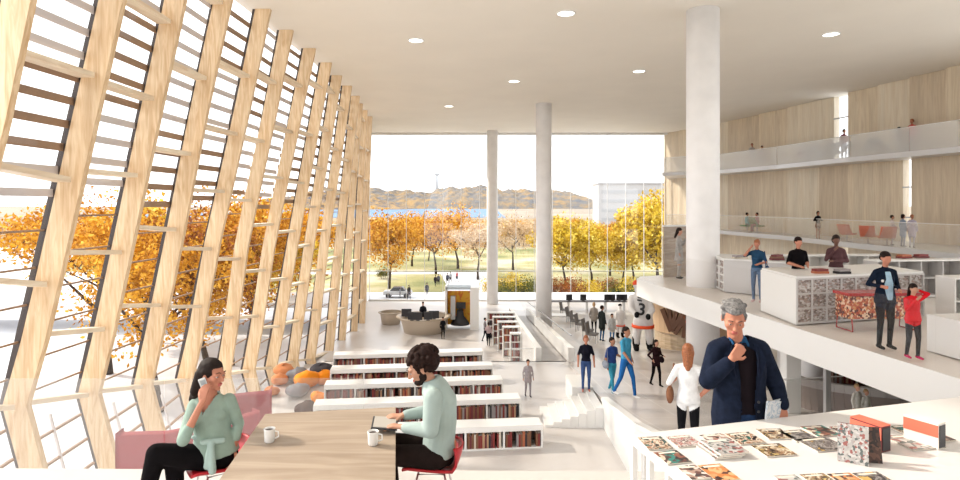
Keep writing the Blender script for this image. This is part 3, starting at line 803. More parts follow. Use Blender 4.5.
# ================================================================ furniture on the upper deck
LAT = mat('lattice_grey', (.55, .53, .52), .4); 
FILL = blotch('packed_books', [(.28, .24, .22), (.42, .38, .36), (.20, .15, .13), (.55, .52, .50), (.34, .25, .22)], 16, .6, 'VORONOI', 2, (1, 1, 2))
def counter(label, pts, h, colsL, rowsL, endm=WHITE2, topm=WHITE2, z0=0.0, name='display_counter', cell=None, rzside=None):
    """counter seen at a corner: pts = far-left, near corner, right end (ground), depth follows the left side"""
    A, B, C_ = [Vector(p) for p in pts]
    t = thing(name, label, 'counter', (B.x, B.y, z0), 0)
    a = A-B; c = C_-B; D = a+c
    def pr(o, ps, za, zb): return MB().prism([(p.x, p.y) for p in ps], za, zb)
    o = Vector((0, 0))
    quad = [o, c, D, a]
    inn = [o+(c+a).normalized()*.03, c+(a-c).normalized()*.03, D-(c+a).normalized()*.03, a+(c-a).normalized()*.03]
    MB().prism([(p.x, p.y) for p in quad], h-.04, h).build('worktop', topm, t)
    MB().prism([(p.x, p.y) for p in inn], 0, h-.045).build('body', cell or FILL, t)
    for (s, e, nc, m) in ((o, c, colsL[0], LAT), (o, a, colsL[1], endm)):
        if nc == 0:
            MB().bar((s.x, s.y, h/2-.02), (e.x, e.y, h/2-.02), .05, h-.045).build('end_panel', m, t); continue
        for k in range(nc+1):
            p = s+(e-s)*k/nc; MB().box((p.x, p.y, (h-.04)/2), (.035, .035, h-.04)).build('divider', m, t)
        for k in range(rowsL+1):
            z = .03+(h-.09)*k/rowsL; MB().bar((s.x, s.y, z), (e.x, e.y, z), .035, .035).build('shelf', m, t)
    return t
counter('white lattice display counter beside the big column', [(7.25, 19.3), (7.0, 17.2), (8.3, 15.9)], .95, (0, 4), 4, WHITE2, z0=0.02)
counter('long display counter with a white end and packed shelves of books', [(6.62, 14.1), (6.55, 12.4), (9.9, 13.4)], 1.0, (9, 0), 3, z0=0.02)
lattice('shelving_unit', 'long grey shelving behind the navy jacketed man', (10.6, 16.0, .02), .10, 3.2, .5, 1.0, 5, 2, LAT, cat='shelf', fm=LAT, topm=WHITE2)
lattice('shelving_unit', 'white fronted cabinet row at the back of the deck', (8.5, 17.6, .02), .05, 3.6, .5, 1.0, 6, 1, WHITE2, cat='shelf', topm=WHITE2)
lattice('shelving_unit', 'grey lattice shelving at the right edge of the frame on the deck', (9.65, 12.2, .02), .02, 2.6, .5, 1.0, 6, 2, WHITE, cat='shelf', fm=WHITE, topm=WHITE2)
# small stacks on counters
def pile(px, py, d, z, label, cols, wd=.22):
    p = at(px, py, d); zz = z
    for k, c in enumerate(cols):
        o = MB().box((0, 0, .025), (wd-.01*k, .17, .05)).build('book', [BM[c]], loc=(p.x, d, zz), rz=.3*k)
        tag(o, f'{c} book {["lowest","next up","topmost"][k]} in {label}', 'book'); zz += .051
pile(820, 0, 13.0, 1.021, 'the stack at the left of the packed counter', ['orange', 'dark red'], .3)
pile(842, 0, 12.95, 1.021, 'the stack by the brown cardigan woman', ['black', 'grey'], .3)
pile(777, 0, 16.6, .98, 'the dark stack beyond the blue dressed woman', ['maroon', 'brown', 'maroon'], .35)
pile(904, 0, 16.6, 1.03, 'the red stack on the grey shelving', ['dark red', 'orange'], .35)
pile(921, 0, 16.7, 1.03, 'the second red stack on the grey shelving', ['maroon', 'dark red'], .35)
pile(740, 0, 17.0, .98, 'the stack on the lattice counter', ['cream', 'grey'], .4)
# red glossy book bench
t = thing('red_book_trough', 'low red trough packed with speckled books between counter and man', 'bench', (7.35, 11.75, .02), .05)
REDG = mat('red_gloss', (.36, .03, .03), .25)
MB().box((.62, .25, .72), (1.5, .5, .06)).build('lid', REDG, t)
MB().box((.62, .25, .46), (1.42, .44, .44)).build('packed_books', blotch('red_speckle', [(.35, .05, .02), (.55, .25, .10), (.10, .02, .02), (.70, .50, .35), (.45, .10, .04)], 26, .4), t)
for x in (-.05, 1.28):
    MB().tube([(x, .03, .24), (x, .0, 0), (x, .5, 0), (x, .47, .24)], .014, 6).build('leg', REDG, t)
# floating pale plinth boxes at the right
lattice('magazine_table', 'white plinth table at the right edge beside the girl', (7.72, 9.35, .02), .1, 1.4, .9, .62, 2, 1, WHITE2, cat='table')
for k, (x, y) in enumerate(((7.95, 9.6), (8.15, 9.9))):
    tag(MB().box((0, 0, .02), (.28, .2, .04)).build('book', [BM[['orange', 'black'][k]]], loc=(x, y, .645), rz=.3+k), f'{["orange", "black"][k]} book on the plinth table beside the girl', 'book')

# ================================================================ under the deck
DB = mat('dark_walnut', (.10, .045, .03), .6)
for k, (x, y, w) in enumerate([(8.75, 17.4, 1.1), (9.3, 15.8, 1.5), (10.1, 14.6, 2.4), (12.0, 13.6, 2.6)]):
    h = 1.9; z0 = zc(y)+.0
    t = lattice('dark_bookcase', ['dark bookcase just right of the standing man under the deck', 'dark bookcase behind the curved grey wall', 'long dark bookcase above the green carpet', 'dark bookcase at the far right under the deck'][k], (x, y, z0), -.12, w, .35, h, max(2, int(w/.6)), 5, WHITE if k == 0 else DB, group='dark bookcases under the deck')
    c12, s12 = math.cos(-.12), math.sin(-.12)
    for r in range(5):
        z = .06+(h-.095)*r/5+.03
        shelf_books((x+.05*c12, y+.03), (c12, s12), (s12, -c12), z0+z, w-.1, .2, '', '', rr, False, hmax=.28)
# curved grey wall
CW = mat('curved_wall_grey', (.40, .36, .34), .6)
pts = [(8.3, 15.9), (8.0, 14.9), (8.1, 14.0), (8.6, 13.2), (9.6, 12.5), (11.0, 12.0), (13.0, 11.8)]
t = thing('curved_parapet', 'curved grey parapet sweeping under the deck in front of dark bookcases', 'parapet', (0, 0, 0))
for nm, a, b, m in (('wall_band', .0, .55, mat('curved_wall_brown', (.24, .19, .17), .7)), ('coping', .56, .74, CW)):
    mb = MB()
    for k in range(24):
        def cr(tt):
            tt *= len(pts)-1; i = min(int(tt), len(pts)-2); f = tt-i
            P = [Vector(pts[max(0, min(len(pts)-1, i+j))]) for j in (-1, 0, 1, 2)]
            return .5*((2*P[1])+(P[2]-P[0])*f+(2*P[0]-5*P[1]+4*P[2]-P[3])*f*f+(3*P[1]-P[0]-3*P[2]+P[3])*f**3)
        p, q = cr(k/24), cr((k+1)/24)
        mb.bar((p.x, p.y, zc(p.y)+(a+b)/2), (q.x, q.y, zc(q.y)+(a+b)/2), .14 if nm == 'coping' else .1, b-a)
    mb.build(nm, m, t)
for k, (x, y) in enumerate(((7.35, 14.2), (7.0, 12.1))):
    tag(MB().box((0, 0, 1.0), (.10 if k else .34, .10 if k else .3, 2.1 if not k else 1.7)).build('post', WHITE2 if not k else STEEL, loc=(x, y, zc(y)-.02+(0 if not k else 0))), ['square white post under the deck edge', 'thin steel post under the deck edge in front of the green carpet'][k], 'post')

# wooden pod with seats under the deck
POD = wood('pod_timber', (.50, .36, .22), (.70, .55, .38), (1, 1, 9))
t = thing('timber_pod', 'curved timber seating pod under the deck end with orange and brown panels', 'kiosk', (9.75, 26.6, zc(26.6)))
for k, (za, zb, m, nm) in enumerate(((0, .75, POD, 'base'), (.78, 2.0, mat('pod_panel', (.62, .44, .28), .6), 'panel_band'), (2.03, 2.5, POD, 'rim'))):
    mb = MB()
    for q in range(18):
        a0 = math.pi*(.95+q/18*.9); a1 = math.pi*(.95+(q+1)/18*.9); r = 1.9+.08*k
        mb.bar((r*math.cos(a0), r*.8*math.sin(a0), (za+zb)/2), (r*math.cos(a1), r*.8*math.sin(a1), (za+zb)/2), .12, zb-za)
    mb.build(nm, m, t)
ORP = mat('orange_upholstery', (.55, .10, .02), .6); BRP = mat('brown_upholstery', (.16, .08, .05), .7)
for k, (x, m) in enumerate(((-1.85, BRP), (-1.15, ORP))):
    mb = MB()
    for q in range(6):
        u0 = q/6; u1 = (q+1)/6; f = lambda u: (x+u*(.7 if k == 0 else 1.3), -1.75*math.sqrt(max(.02, 1-((x+u*(.7 if k == 0 else 1.3))/2.15)**2))-.08, 1.35+.12*math.sin(u*5))
        a, b = f(u0), f(u1); mb.bar(a, b, .10, 1.0)
    mb.build('seat_back', m, t)

# ================================================================ low hall: ring counters, kiosk, desks
BEI = mat('beige_counter', (.55, .47, .38), .6)
def ring(label, px, py, d, r, h, z0, arc=(0, 2)):
    p = at(px, py, d); t = thing('ring_counter', label, 'counter', (p.x, d, z0))
    MB().lathe((0, 0, 0), [(r*.72, 0), (r*.86, h-.05)], 40, cap0=True, cap1=False).build('base', BEI, t)
    MB().lathe((0, 0, 0), [(r, h-.05), (r, h), (r*.82, h), (r*.82, h-.05)], 40, cap0=False, cap1=False).build('rim', mat('counter_top_beige', (.40, .33, .25), .5), t)
    MB().lathe((0, 0, 0), [(r*.8, h-.3), (r*.78, h-.28)], 40).build('inner_floor', mat('counter_top_beige', (.40, .33, .25), .5), t)
    return t
ring('large beige round counter with people working at it in the far hall', 424, 335, 38, 1.75, 1.0, ZL)
ring('small beige round table left of the large round counter', 391, 335, 40.5, .85, .8, ZL)
for k, (px, d) in enumerate(((406.5, 37.5), (412, 36.4), (418, 36.3), (428, 36.4), (434, 36.8))):
    p = at(px, 0, d); t = thing('computer_screen', f'black computer screen on the large round counter, {["leftmost","second from left","middle","second from right","rightmost"][k]}', 'screen', (p.x, d, ZL+1.0))
    MB().box((0, 0, .02), (.2, .15, .04)).build('foot', BLACK, t); MB().box((0, 0, .28), (.62 if k in (0, 4) else .5, .05, .46)).build('panel', BLACK, t)
# orange and black exhibit
t = thing('exhibit_kiosk', 'white kiosk with an orange and black picture wall in the far hall', 'kiosk', (2.9-5.0, 39.0, ZL))
x0 = (447-480)/F*39; x1 = (470-480)/F*39
MB().box((x0-(-2.1)-.04, 0, 1.4), (.12, 1.2, 2.8)).build('side_panel', WHITE2, t); 
MB().box((x1-(-2.1)+.3, 0, 1.35), (.55, 1.2, 2.7)).build('side_panel', WHITE2, t)
MB().box(((x0+x1)/2+2.1, .5, 1.25), (x1-x0, .1, 2.2)).build('picture_wall', blotch('exhibit_orange', [(.9, .33, .02), (.95, .5, .03), (.85, .22, .02)], 1.2, .5, 'NOISE', 4), t)
MB().box(((x0+x1)/2+2.1, 0, 2.66), (x1-x0+.1, 1.2, .14)).build('roof', mat('roof_blue_grey', (.45, .52, .58), .5), t)
MB().box(((x0+x1)/2+2.25, .1, 1.45), (.62, .1, .42)).build('screen', BLACK, t)
MB().lathe(((x0+x1)/2+2.2, 0, 0), [(.62, .25), (.5, .5), (.25, .8), (.2, 1.2)], 20).build('stand', BLACK, t)
MB().box(((x0+x1)/2+1.75, -.1, 1.35), (.3, .3, 1.5)).build('pillar', mat('exhibit_grey', (.55, .56, .58), .5), t)
# desks with dark screens by the glass front
t = thing('long_desk', 'long dark edged desk by the glass front on the concourse', 'table', (5.2, 45.5, zc(45.5)))
MB().box((2.9, 0, .72), (5.9, .8, .06)).build('worktop', mat('dark_edge', (.10, .09, .09), .5), t)
for x in (.1, 1.5, 2.9, 4.3, 5.7): MB().box((x, 0, .345), (.06, .7, .69)).build('leg', WHITE, t)
for k, px in enumerate((569, 583, 607, 612, 619, 624)):
    x = (px-480)/F*45.5; t = thing('computer_screen', f'dark screen on the long desk by the glass front, {["first","second","third","fourth","fifth","sixth"][k]} from the left', 'screen', (x, 45.4, zc(45.5)+.75))
    MB().box((0, 0, .02), (.2, .15, .04)).build('foot', BLACK, t); MB().box((0, 0, .27), (.46, .05, .44)).build('panel', BLACK, t)
# row of dark chairs beside the concourse edge
DCH = mat('dark_grey_seat', (.17, .16, .155), .7)
pr = None
for k, (px, d) in enumerate(((560, 43.0), (566, 38.0), (570, 34.5), (575, 32.5), (582, 29.5), (586, 27.8))):
    x = (px-480)/F*d+.3; z = zc(d)
    lab = f'dark grey chair in the row along the concourse edge, {["farthest","second farthest","third farthest","third nearest","second nearest","nearest"][k]}'
    if pr is None:
        t = thing('waiting_chair', lab, 'chair', (x, d, z), 1.1, 'dark chairs along the concourse edge')
        MB().box((0, 0, .43), (.50, .48, .08)).build('seat', DCH, t, bevel=.02)
        MB().box((0, .24, .72), (.50, .07, .52), M=Matrix.Rotation(-.15, 4, 'X')).build('backrest', DCH, t, bevel=.02)
        for sx in (-.21, .21):
            for sy in (-.2, .2): MB().box((sx, sy, .195), (.035, .035, .39)).build('leg', STEEL, t)
        pr = t
    else:
        c = copy_tree(pr); c.location = (x, d, z); c['label'] = lab
t = thing('low_table', 'low white table in the far concourse', 'table', (4.9, 38.5, zc(38.5)))
MB().box((0, 0, .42), (2.4, .9, .05)).build('tabletop', WHITE2, t)
for x in (-1.1, 1.1):
    for y in (-.4, .4): MB().box((x, y, .198), (.05, .05, .396)).build('leg', WHITE2, t)

# balcony furniture
def bchair(name, label, loc, rz, m, s=1.0):
    t = thing(name, label, 'chair', loc, rz)
    def fn(u, v):
        x = (u-.5)*.62*s
        if v < .5: return (x, -.30*s+v*1.0*s*.6*2*.5, (.40-.08*v)*s)
        k = (v-.5)*2; return (x, (.0+.32*k)*s, (.36+.50*k**1.3)*s)
    MB().grid(6, 8, fn).build('seat_shell', m, t, solid=.06*s)
    MB().lathe((0, 0, 0), [(.25*s, 0), (.25*s, .02), (.03*s, .03), (.03*s, .33*s)], 16).build('pedestal', STEEL, t)
LOR = mat('coral_lounge', (.60, .17, .10), .6); GRN = mat('grey_lounge', (.22, .22, .22), .7); GREE = mat('green_seat', (.10, .20, .08), .7)
for k, px in enumerate((847, 868, 887)):
    d = [28.6, 26.6, 25.6][k]; bchair('lounge_chair', ['leftmost', 'middle', 'rightmost'][k]+' of the coral lounge chairs on the lower balcony', ((px-480)/F*d, d, .76), 2.0+k*.4, LOR, .95)
for k, (px, d) in enumerate(((747, 38.0), (757, 37.6))):
    bchair('balcony_chair', ['left', 'right'][k]+' green chair of the seated pair on the lower balcony', ((px-480)/F*d, d, .76), 1.57*(1 if k else -1), GREE, 1.1)
for k, (px, d) in enumerate(((808, 34.6), (817, 33.8), (830, 32.8), (842, 31.8), (870, 30.0), (877, 29.6), (902, 28.0))):
    bchair('balcony_armchair', f'grey armchair on the top balcony, {["first","second","third","fourth","fifth","sixth","seventh"][k]} from the left', ((px-480)/F*d, d, 4.86), 1.2+k, GRN, 1.15)

print('BOOKS', NB[0])
# ================================================================ trees
BARK = mat('tree_bark', (.045, .03, .022), .9)
def leafmat(name, cols):
    m, nt, b = _new(name)
    g = nt.nodes.new('ShaderNodeTexCoord'); n = nt.nodes.new('ShaderNodeTexNoise'); n.inputs['Scale'].default_value = 1.3; n.inputs['Detail'].default_value = 4
    r = nt.nodes.new('ShaderNodeValToRGB'); el = r.color_ramp.elements
    el[0].position = .36; el[0].color = (*cols[0], 1); el[1].position = .64; el[1].color = (*cols[2], 1); e = el.new(.5); e.color = (*cols[1], 1)
    nt.links.new(g.outputs['Object'], n.inputs['Vector']); nt.links.new(n.outputs['Fac'], r.inputs['Fac']); nt.links.new(r.outputs['Color'], b.inputs['Base Color'])
    b.inputs['Roughness'].default_value = .9; b.inputs['Specular IOR Level'].default_value = .1
    return m
LF = {'orange': leafmat('leaf_orange', [(.34, .13, .01), (.62, .29, .02), (.75, .44, .07)]),
      'yellow': leafmat('leaf_yellow', [(.40, .25, .02), (.66, .46, .04), (.78, .62, .14)]),
      'rust': leafmat('leaf_rust', [(.15, .045, .015), (.30, .09, .02), (.44, .17, .03)]),
      'pale': leafmat('leaf_pale', [(.50, .33, .18), (.62, .44, .26), (.70, .56, .38)]),
      'green': leafmat('leaf_green', [(.035, .05, .012), (.10, .11, .02), (.30, .24, .03)])}
def tree_mesh(seed, h, cr, dens, leaf, bush=False):
    rr = random.Random(seed); tr = MB(); lv = MB(); tips = []
    def branch(p, d, L, r, lvl):
        n = 3; pts = [p]; q = p.copy(); dd = d.copy()
        for k in range(n):
            dd = (dd+Vector((rr.uniform(-.2, .2), rr.uniform(-.2, .2), rr.uniform(-.05, .16)))).normalized()
            q = q+dd*L/n; pts.append(q.copy())
        tr.tube(pts, [r*(1-.25*k) for k in range(n+1)], 5 if lvl else 8)
        if lvl >= 3: tips.append((q, L)); return
        for k in range(4 if lvl == 0 else 3):
            a = rr.uniform(0, 6.28)+k*2.1; t = rr.uniform(.55, .95)
            s = Vector((math.cos(a), math.sin(a), rr.uniform(.15, .7))).normalized()
            base = pts[1]+(pts[-1]-pts[1])*t if lvl else pts[-2]+(pts[-1]-pts[-2])*rr.random()
            branch(base, (dd*.35+s).normalized(), L*rr.uniform(.6, .8), r*.5, lvl+1)
        tips.append((q, L))
    if bush:
        for k in range(5):
            a = k*1.26; branch(Vector((math.cos(a)*.2, math.sin(a)*.2, 0)), Vector((math.cos(a)*.6, math.sin(a)*.6, 1)).normalized(), h*.4, .04, 2)
        cz = h*.5
    else:
        branch(Vector((0, 0, 0)), Vector((0, 0, 1)), h*.40, h*.022, 0); cz = h*.62
    N = int(dens)
    blobs = [(Vector((rr.gauss(0, 1), rr.gauss(0, 1), rr.gauss(0, 1))).normalized()) for _ in range(26)]
    bl = [(Vector((b.x*cr*.62, b.y*cr*.62, cz+b.z*(h*.36 if not bush else h*.42)*.75)), cr*rr.uniform(.28, .46)) for b in blobs]+[(t[0], cr*.22) for t in tips[:60]]
    for k in range(N):
        c, r = rr.choice(bl)
        v = Vector((rr.gauss(0, 1), rr.gauss(0, 1), rr.gauss(0, .8))).normalized()*r*rr.uniform(.5, 1.05)
        p = c+v
        if p.z < (h*.22 if not bush else .05): continue
        s = rr.uniform(.08, .17)*(h/10+.35)*(.62 if dens in (11000, 9000) and h > 10.2 else 1)
        a = Vector((rr.gauss(0, 1), rr.gauss(0, 1), rr.gauss(0, 1))).normalized(); b = a.cross(Vector((rr.gauss(0, 1), rr.gauss(0, 1), rr.gauss(0, 1)))).normalized()
        lv._add([p-a*s, p+b*s*.6, p+a*s, p-b*s*.6], [(0, 1, 2, 3)])
    return tr.mesh('trunk', [BARK]), lv.mesh('foliage', [LF[leaf]])
PROT = {}
def get_tree(kind, v, h, cr, dens, leaf, bush=False):
    k = (kind, v)
    if k not in PROT: PROT[k] = tree_mesh(hash((len(kind), v)) % 1000+v*7, h, cr, dens, leaf, bush)
    return PROT[k]
def tree(kind, v, loc, s, label, group=None, rz=0.0, name='autumn_tree'):
    spec = {'orange': (10, 4.2, 6500, 'orange'), 'yellow': (10, 4.0, 9000, 'yellow'), 'rust': (9, 3.6, 5500, 'rust'), 'pale': (10, 4.0, 2600, 'pale'),
            'sparse': (10, 4.2, 2600, 'orange'), 'dense': (10, 4.6, 14000, 'yellow'), 'near': (11, 4.3, 11000, 'orange'), 'nearr': (10.5, 4.0, 9000, 'rust'), 'bush': (2.4, 1.8, 2600, 'green'), 'bushr': (2.4, 1.8, 2600, 'rust'), 'bushy': (2.4, 1.8, 2600, 'yellow')}[kind]
    tm, lm = get_tree(kind, v, spec[0], spec[1], spec[2], spec[3], 'bush' in kind)
    t = thing(name, label, 'bush' if 'bush' in kind else 'tree', loc, rz, group); t.scale = (s, s, s)
    for nm, me in (('trunk', tm), ('foliage', lm)):
        o = bpy.data.objects.new(nm, me); COL.objects.link(o); o.parent = t
GZ = -8.2
def tp(px, d): return ((px-480)/F*d, d, GZ)
L1 = [('orange', 0, tp(389, 76), 1.02, 'big orange tree with a dark trunk left in the park, beside the timber wall'),
      ('sparse', 0, tp(436, 92), 1.05, 'loose orange tree left of the park path'),
      ('sparse', 1, tp(458, 100), 1.15, 'thin branching tree just right of the park path'),
      ('pale', 0, tp(478, 86), .95, 'pale leaved tree behind the slim left column'),
      ('orange', 1, tp(412, 104), 1.0, 'orange tree between the big tree and the path'),
      ('pale', 1, tp(513, 98), 1.0, 'pale tree between the two slim columns'),
      ('yellow', 0, tp(566, 74), .98, 'spreading yellow tree with a dark trunk right of the middle column'),
      ('yellow', 1, tp(592, 82), .88, 'yellow tree behind the spreading one'),
      ('sparse', 0, tp(610, 90), .86, 'thin orange tree right of the yellow pair'),
      ('yellow', 0, tp(622, 78), .80, 'yellow tree near the white sculpture'),
      ('dense', 0, tp(660, 72), 1.28, 'tall dense yellow tree at the end of the right wall'),
      ('dense', 1, tp(634, 86), .80, 'rounded yellow tree left of the tall dense one')]
for k, (kd, v, loc, s, lab) in enumerate(L1): tree(kd, v, loc, s, lab, rz=k*1.3)
B1 = [('bush', 503, 66, 1.1, 'dark green bush right of the slim left column'), ('bushy', 517, 68, 1.3, 'yellow green bush between the columns'), ('bush', 528, 67, 1.2, 'dark bush just left of the middle column'),
      ('bushr', 575, 67, 1.2, 'rust bush under the spreading yellow tree'), ('bushy', 590, 66, 1.1, 'yellow bush right of the dark tree trunk'), ('bushr', 604, 67, 1.15, 'rust red bush in the middle of the park hedge'),
      ('bush', 616, 66, 1.05, 'green bush right of the rust one'), ('bushy', 630, 66, 1.2, 'golden bush beside the white sculpture'), ('bush', 644, 64, 1.2, 'dark bush below the tall yellow tree'),
      ('bushr', 556, 69, 1.1, 'rust bush right beside the middle column'), ('bush', 383, 86, .8, 'low dark bush behind the big orange tree'), ('bushy', 493, 70, 1.1, 'golden bush behind the slim left column')]
for k, (kd, px, d, s, lab) in enumerate(B1): tree(kd, 0, tp(px, d), s, lab, rz=k*.9, name='garden_bush')
rr2 = random.Random(11)
for k in range(60):   # belt of woodland behind
    d = rr2.uniform(112, 330); px = 368+((k*47) % 300)+rr2.uniform(-4, 4); kd = rr2.choice(['orange', 'sparse', 'pale', 'yellow', 'pale', 'rust'])
    tree(kd, rr2.randrange(2) if kd != 'rust' else 0, ((px-480)/F*d, d, GZ-(2.5 if d > 150 else 0)), ((2.5-rr2.uniform(10.5, 17)*d/600)-(GZ-(2.5 if d > 150 else 0)))/10.2, {'orange': 'orange', 'sparse': 'thin orange', 'pale': 'pale', 'yellow': 'yellow', 'rust': 'rust'}[kd]+' tree in the woodland belt behind the park', {'orange': 'orange', 'sparse': 'thin orange', 'pale': 'pale', 'yellow': 'yellow', 'rust': 'rust'}[kd]+' trees of the woodland belt', rz=k)
# trees seen through the timber wall
left = [('near', 31, -16.6, 1.04), ('nearr', 36, -16.2, 1.08), ('near', 40, -16.6, 1.1), ('near', 45, -17, 1.1), ('yellow', 49, -18.5, 1.1), ('orange', 55, -18, 1.1), ('near', 38, -23.5, 1.1), ('yellow', 47, -26, 1.15), ('orange', 62, -24, 1.15), ('orange', 70, -21, 1.1)]
wds = ['first', 'second', 'third', 'fourth', 'fifth', 'sixth', 'seventh', 'eighth', 'ninth', 'tenth', 'eleventh', 'twelfth']
for k, (kd, d, x, s) in enumerate(left):
    tree(kd, k % 2 if kd != 'rust' else 0, (x, d, GZ), s, f'autumn tree outside the timber wall, {wds[k]} of the row seen between the ribs', 'trees outside the timber wall', rz=k*2.2)
# people on the plaza are built with the others; snow-white parked car
t = thing('parked_car', 'pale car parked outside at the left of the plaza', 'car', ((398-480)/F*54, 54, -5.8))
PW = mat('car_white', (.60, .61, .63), .3)
MB().hexa([(-1.3, -.6, .25), (1.3, -.6, .25), (1.3, .6, .25), (-1.3, .6, .25), (-1.25, -.55, .62), (1.2, -.55, .62), (1.2, .55, .62), (-1.25, .55, .62)]).build('body', PW, t, bevel=.08)
MB().hexa([(-.7, -.5, .62), (.75, -.5, .62), (.75, .5, .62), (-.7, .5, .62), (-.4, -.42, .95), (.45, -.42, .95), (.45, .42, .95), (-.4, .42, .95)]).build('cabin', mat('car_glass', (.10, .11, .12), .2), t, bevel=.05)
for x in (-.8, .8):
    for y in (-.55, .55): MB().tube([(x, y-.08, .22), (x, y+.08, .22)], .22, 16).build('wheel', BLACK, t)
# ================================================================ people
def V(*a): return Vector(a)
def unit_ico():
    bm = bmesh.new(); bmesh.ops.create_icosphere(bm, subdivisions=2, radius=1)
    v = [tuple(x.co) for x in bm.verts]; f = [tuple(q.index for q in x.verts) for x in bm.faces]; bm.free(); return v, f
ICV, ICF = unit_ico()
class Fig:
    def __init__(s, M=None): s.mb = MB(); s.p = []; s.M = M or Matrix.Identity(4)
    def T(s, v): return s.M @ Vector(v)
    def cap(s, a, b, ra, rb=None, m=0):
        rb = ra if rb is None else rb; a = s.T(a); b = s.T(b); k = s.M.median_scale if hasattr(s.M, 'median_scale') else 1
        ra *= k; rb *= k
        s.mb._add([(a.x+x*ra, a.y+y*ra, a.z+z*ra) for x, y, z in ICV], ICF)
        s.mb._add([(b.x+x*rb, b.y+y*rb, b.z+z*rb) for x, y, z in ICV], ICF)
        if (b-a).length > 1e-4: s.mb.tube([a, b], [ra, rb], 14)
        s.p.append(('c', np.array(a), np.array(b), ra, rb, m)); return s
    def ell(s, c, r, m=0, rot=None):
        Rm = (s.M.to_3x3() @ (rot.to_3x3() if rot else Matrix.Identity(3))); c = s.T(c)
        s.mb._add([tuple(c+Rm @ V(x*r[0], y*r[1], z*r[2])) for x, y, z in ICV], ICF)
        s.p.append(('e', np.array(c), np.linalg.inv(np.array(Rm)), np.array(r), m)); return s
    def loft(s, rings, m=0, ax=(1, 0, 0)):
        """rings: (center, rx, ry) with x axis ax"""
        n = 20; vs = []; fs = []; L = len(rings); cs = [s.T(r[0]) for r in rings]
        X0 = (s.M.to_3x3() @ Vector(ax)).normalized(); fr = []; k_ = s.M.median_scale
        for i, (c, rx, ry) in enumerate(rings):
            d = (cs[min(i+1, L-1)]-cs[max(i-1, 0)]).normalized(); x = (X0-d*X0.dot(d)).normalized(); y = d.cross(x); fr.append((x, y, d))
            for k in range(n):
                t = 2*math.pi*k/n; vs.append(cs[i]+x*math.cos(t)*rx*k_+y*math.sin(t)*ry*k_)
        for i in range(L-1):
            for k in range(n): fs.append((i*n+k, i*n+(k+1) % n, (i+1)*n+(k+1) % n, (i+1)*n+k))
        fs += [tuple(range(n-1, -1, -1)), tuple((L-1)*n+k for k in range(n))]
        s.mb._add(vs, fs)
        for i in range(L-1):
            s.p.append(('l', np.array(cs[i]), np.array(cs[i+1]), np.array([rings[i][1], rings[i][2]])*k_, np.array([rings[i+1][1], rings[i+1][2]])*k_, np.array(fr[i][0]), np.array(fr[i][1]), m))
        return s
    def dist(s, P, q):
        if q[0] == 'c':
            a, b, ra, rb = q[1:5]; d = b-a; L = d@d
            t = np.clip(((P-a)@d)/L, 0, 1) if L > 1e-9 else np.zeros(len(P))
            return np.linalg.norm(P-(a+np.outer(t, d)), axis=1)-(ra+(rb-ra)*t)
        if q[0] == 'e':
            Q = (P-q[1])@q[2].T/q[3]; return (np.linalg.norm(Q, axis=1)-1)*q[3].min()
        a, b, r0, r1, X, Y = q[1:7]; d = b-a; L = d@d
        t = np.clip(((P-a)@d)/L, 0, 1); W = P-(a+np.outer(t, d)); r = r0+np.outer(t, r1-r0)
        ex = W-np.outer(W@X, X)-np.outer(W@Y, Y)
        return (np.sqrt(((W@X)/r[:, 0])**2+((W@Y)/r[:, 1])**2+(np.linalg.norm(ex, axis=1)/r.min(axis=1))**2)-1)*r.min(axis=1)
    def build(s, name, mats, parent=None, vox=.02, it=3, cut=None, solid=0, bump=None):
        me = s.mb.mesh(name, mats); o = bpy.data.objects.new(name, me); COL.objects.link(o)
        k = o.modifiers.new('r', 'REMESH'); k.mode = 'VOXEL'; k.voxel_size = vox; k.use_smooth_shade = True
        if it: k = o.modifiers.new('s', 'SMOOTH'); k.factor = .5; k.iterations = it
        dg = bpy.context.evaluated_depsgraph_get(); ev = o.evaluated_get(dg)
        nm = bpy.data.meshes.new_from_object(ev); nm.name = name
        o.modifiers.clear(); o.data = nm; bpy.data.meshes.remove(me)
        nm.materials.clear()
        ml = mats if isinstance(mats, (list, tuple)) else [mats]
        for m in ml: nm.materials.append(m)
        n = len(nm.polygons); C = np.empty(n*3); nm.polygons.foreach_get('center', C); C = C.reshape(-1, 3)
        idx = np.zeros(n, int)
        if len(ml) > 1:
            best = np.full(n, 1e9)
            for q in s.p:
                d = s.dist(C, q); w = d < best; best[w] = d[w]; idx[w] = q[-1]
        nm.polygons.foreach_set('material_index', idx.tolist()); nm.polygons.foreach_set('use_smooth', [True]*n)
        if cut is not None:
            bm = bmesh.new(); bm.from_mesh(nm)
            bmesh.ops.delete(bm, geom=[f for f in bm.faces if cut(f.calc_center_median())], context='FACES'); bm.to_mesh(nm); bm.free()
        if solid: k = o.modifiers.new('t', 'SOLIDIFY'); k.thickness = solid; k.offset = 1
        nm.update()
        if parent: o.parent = parent
        return o
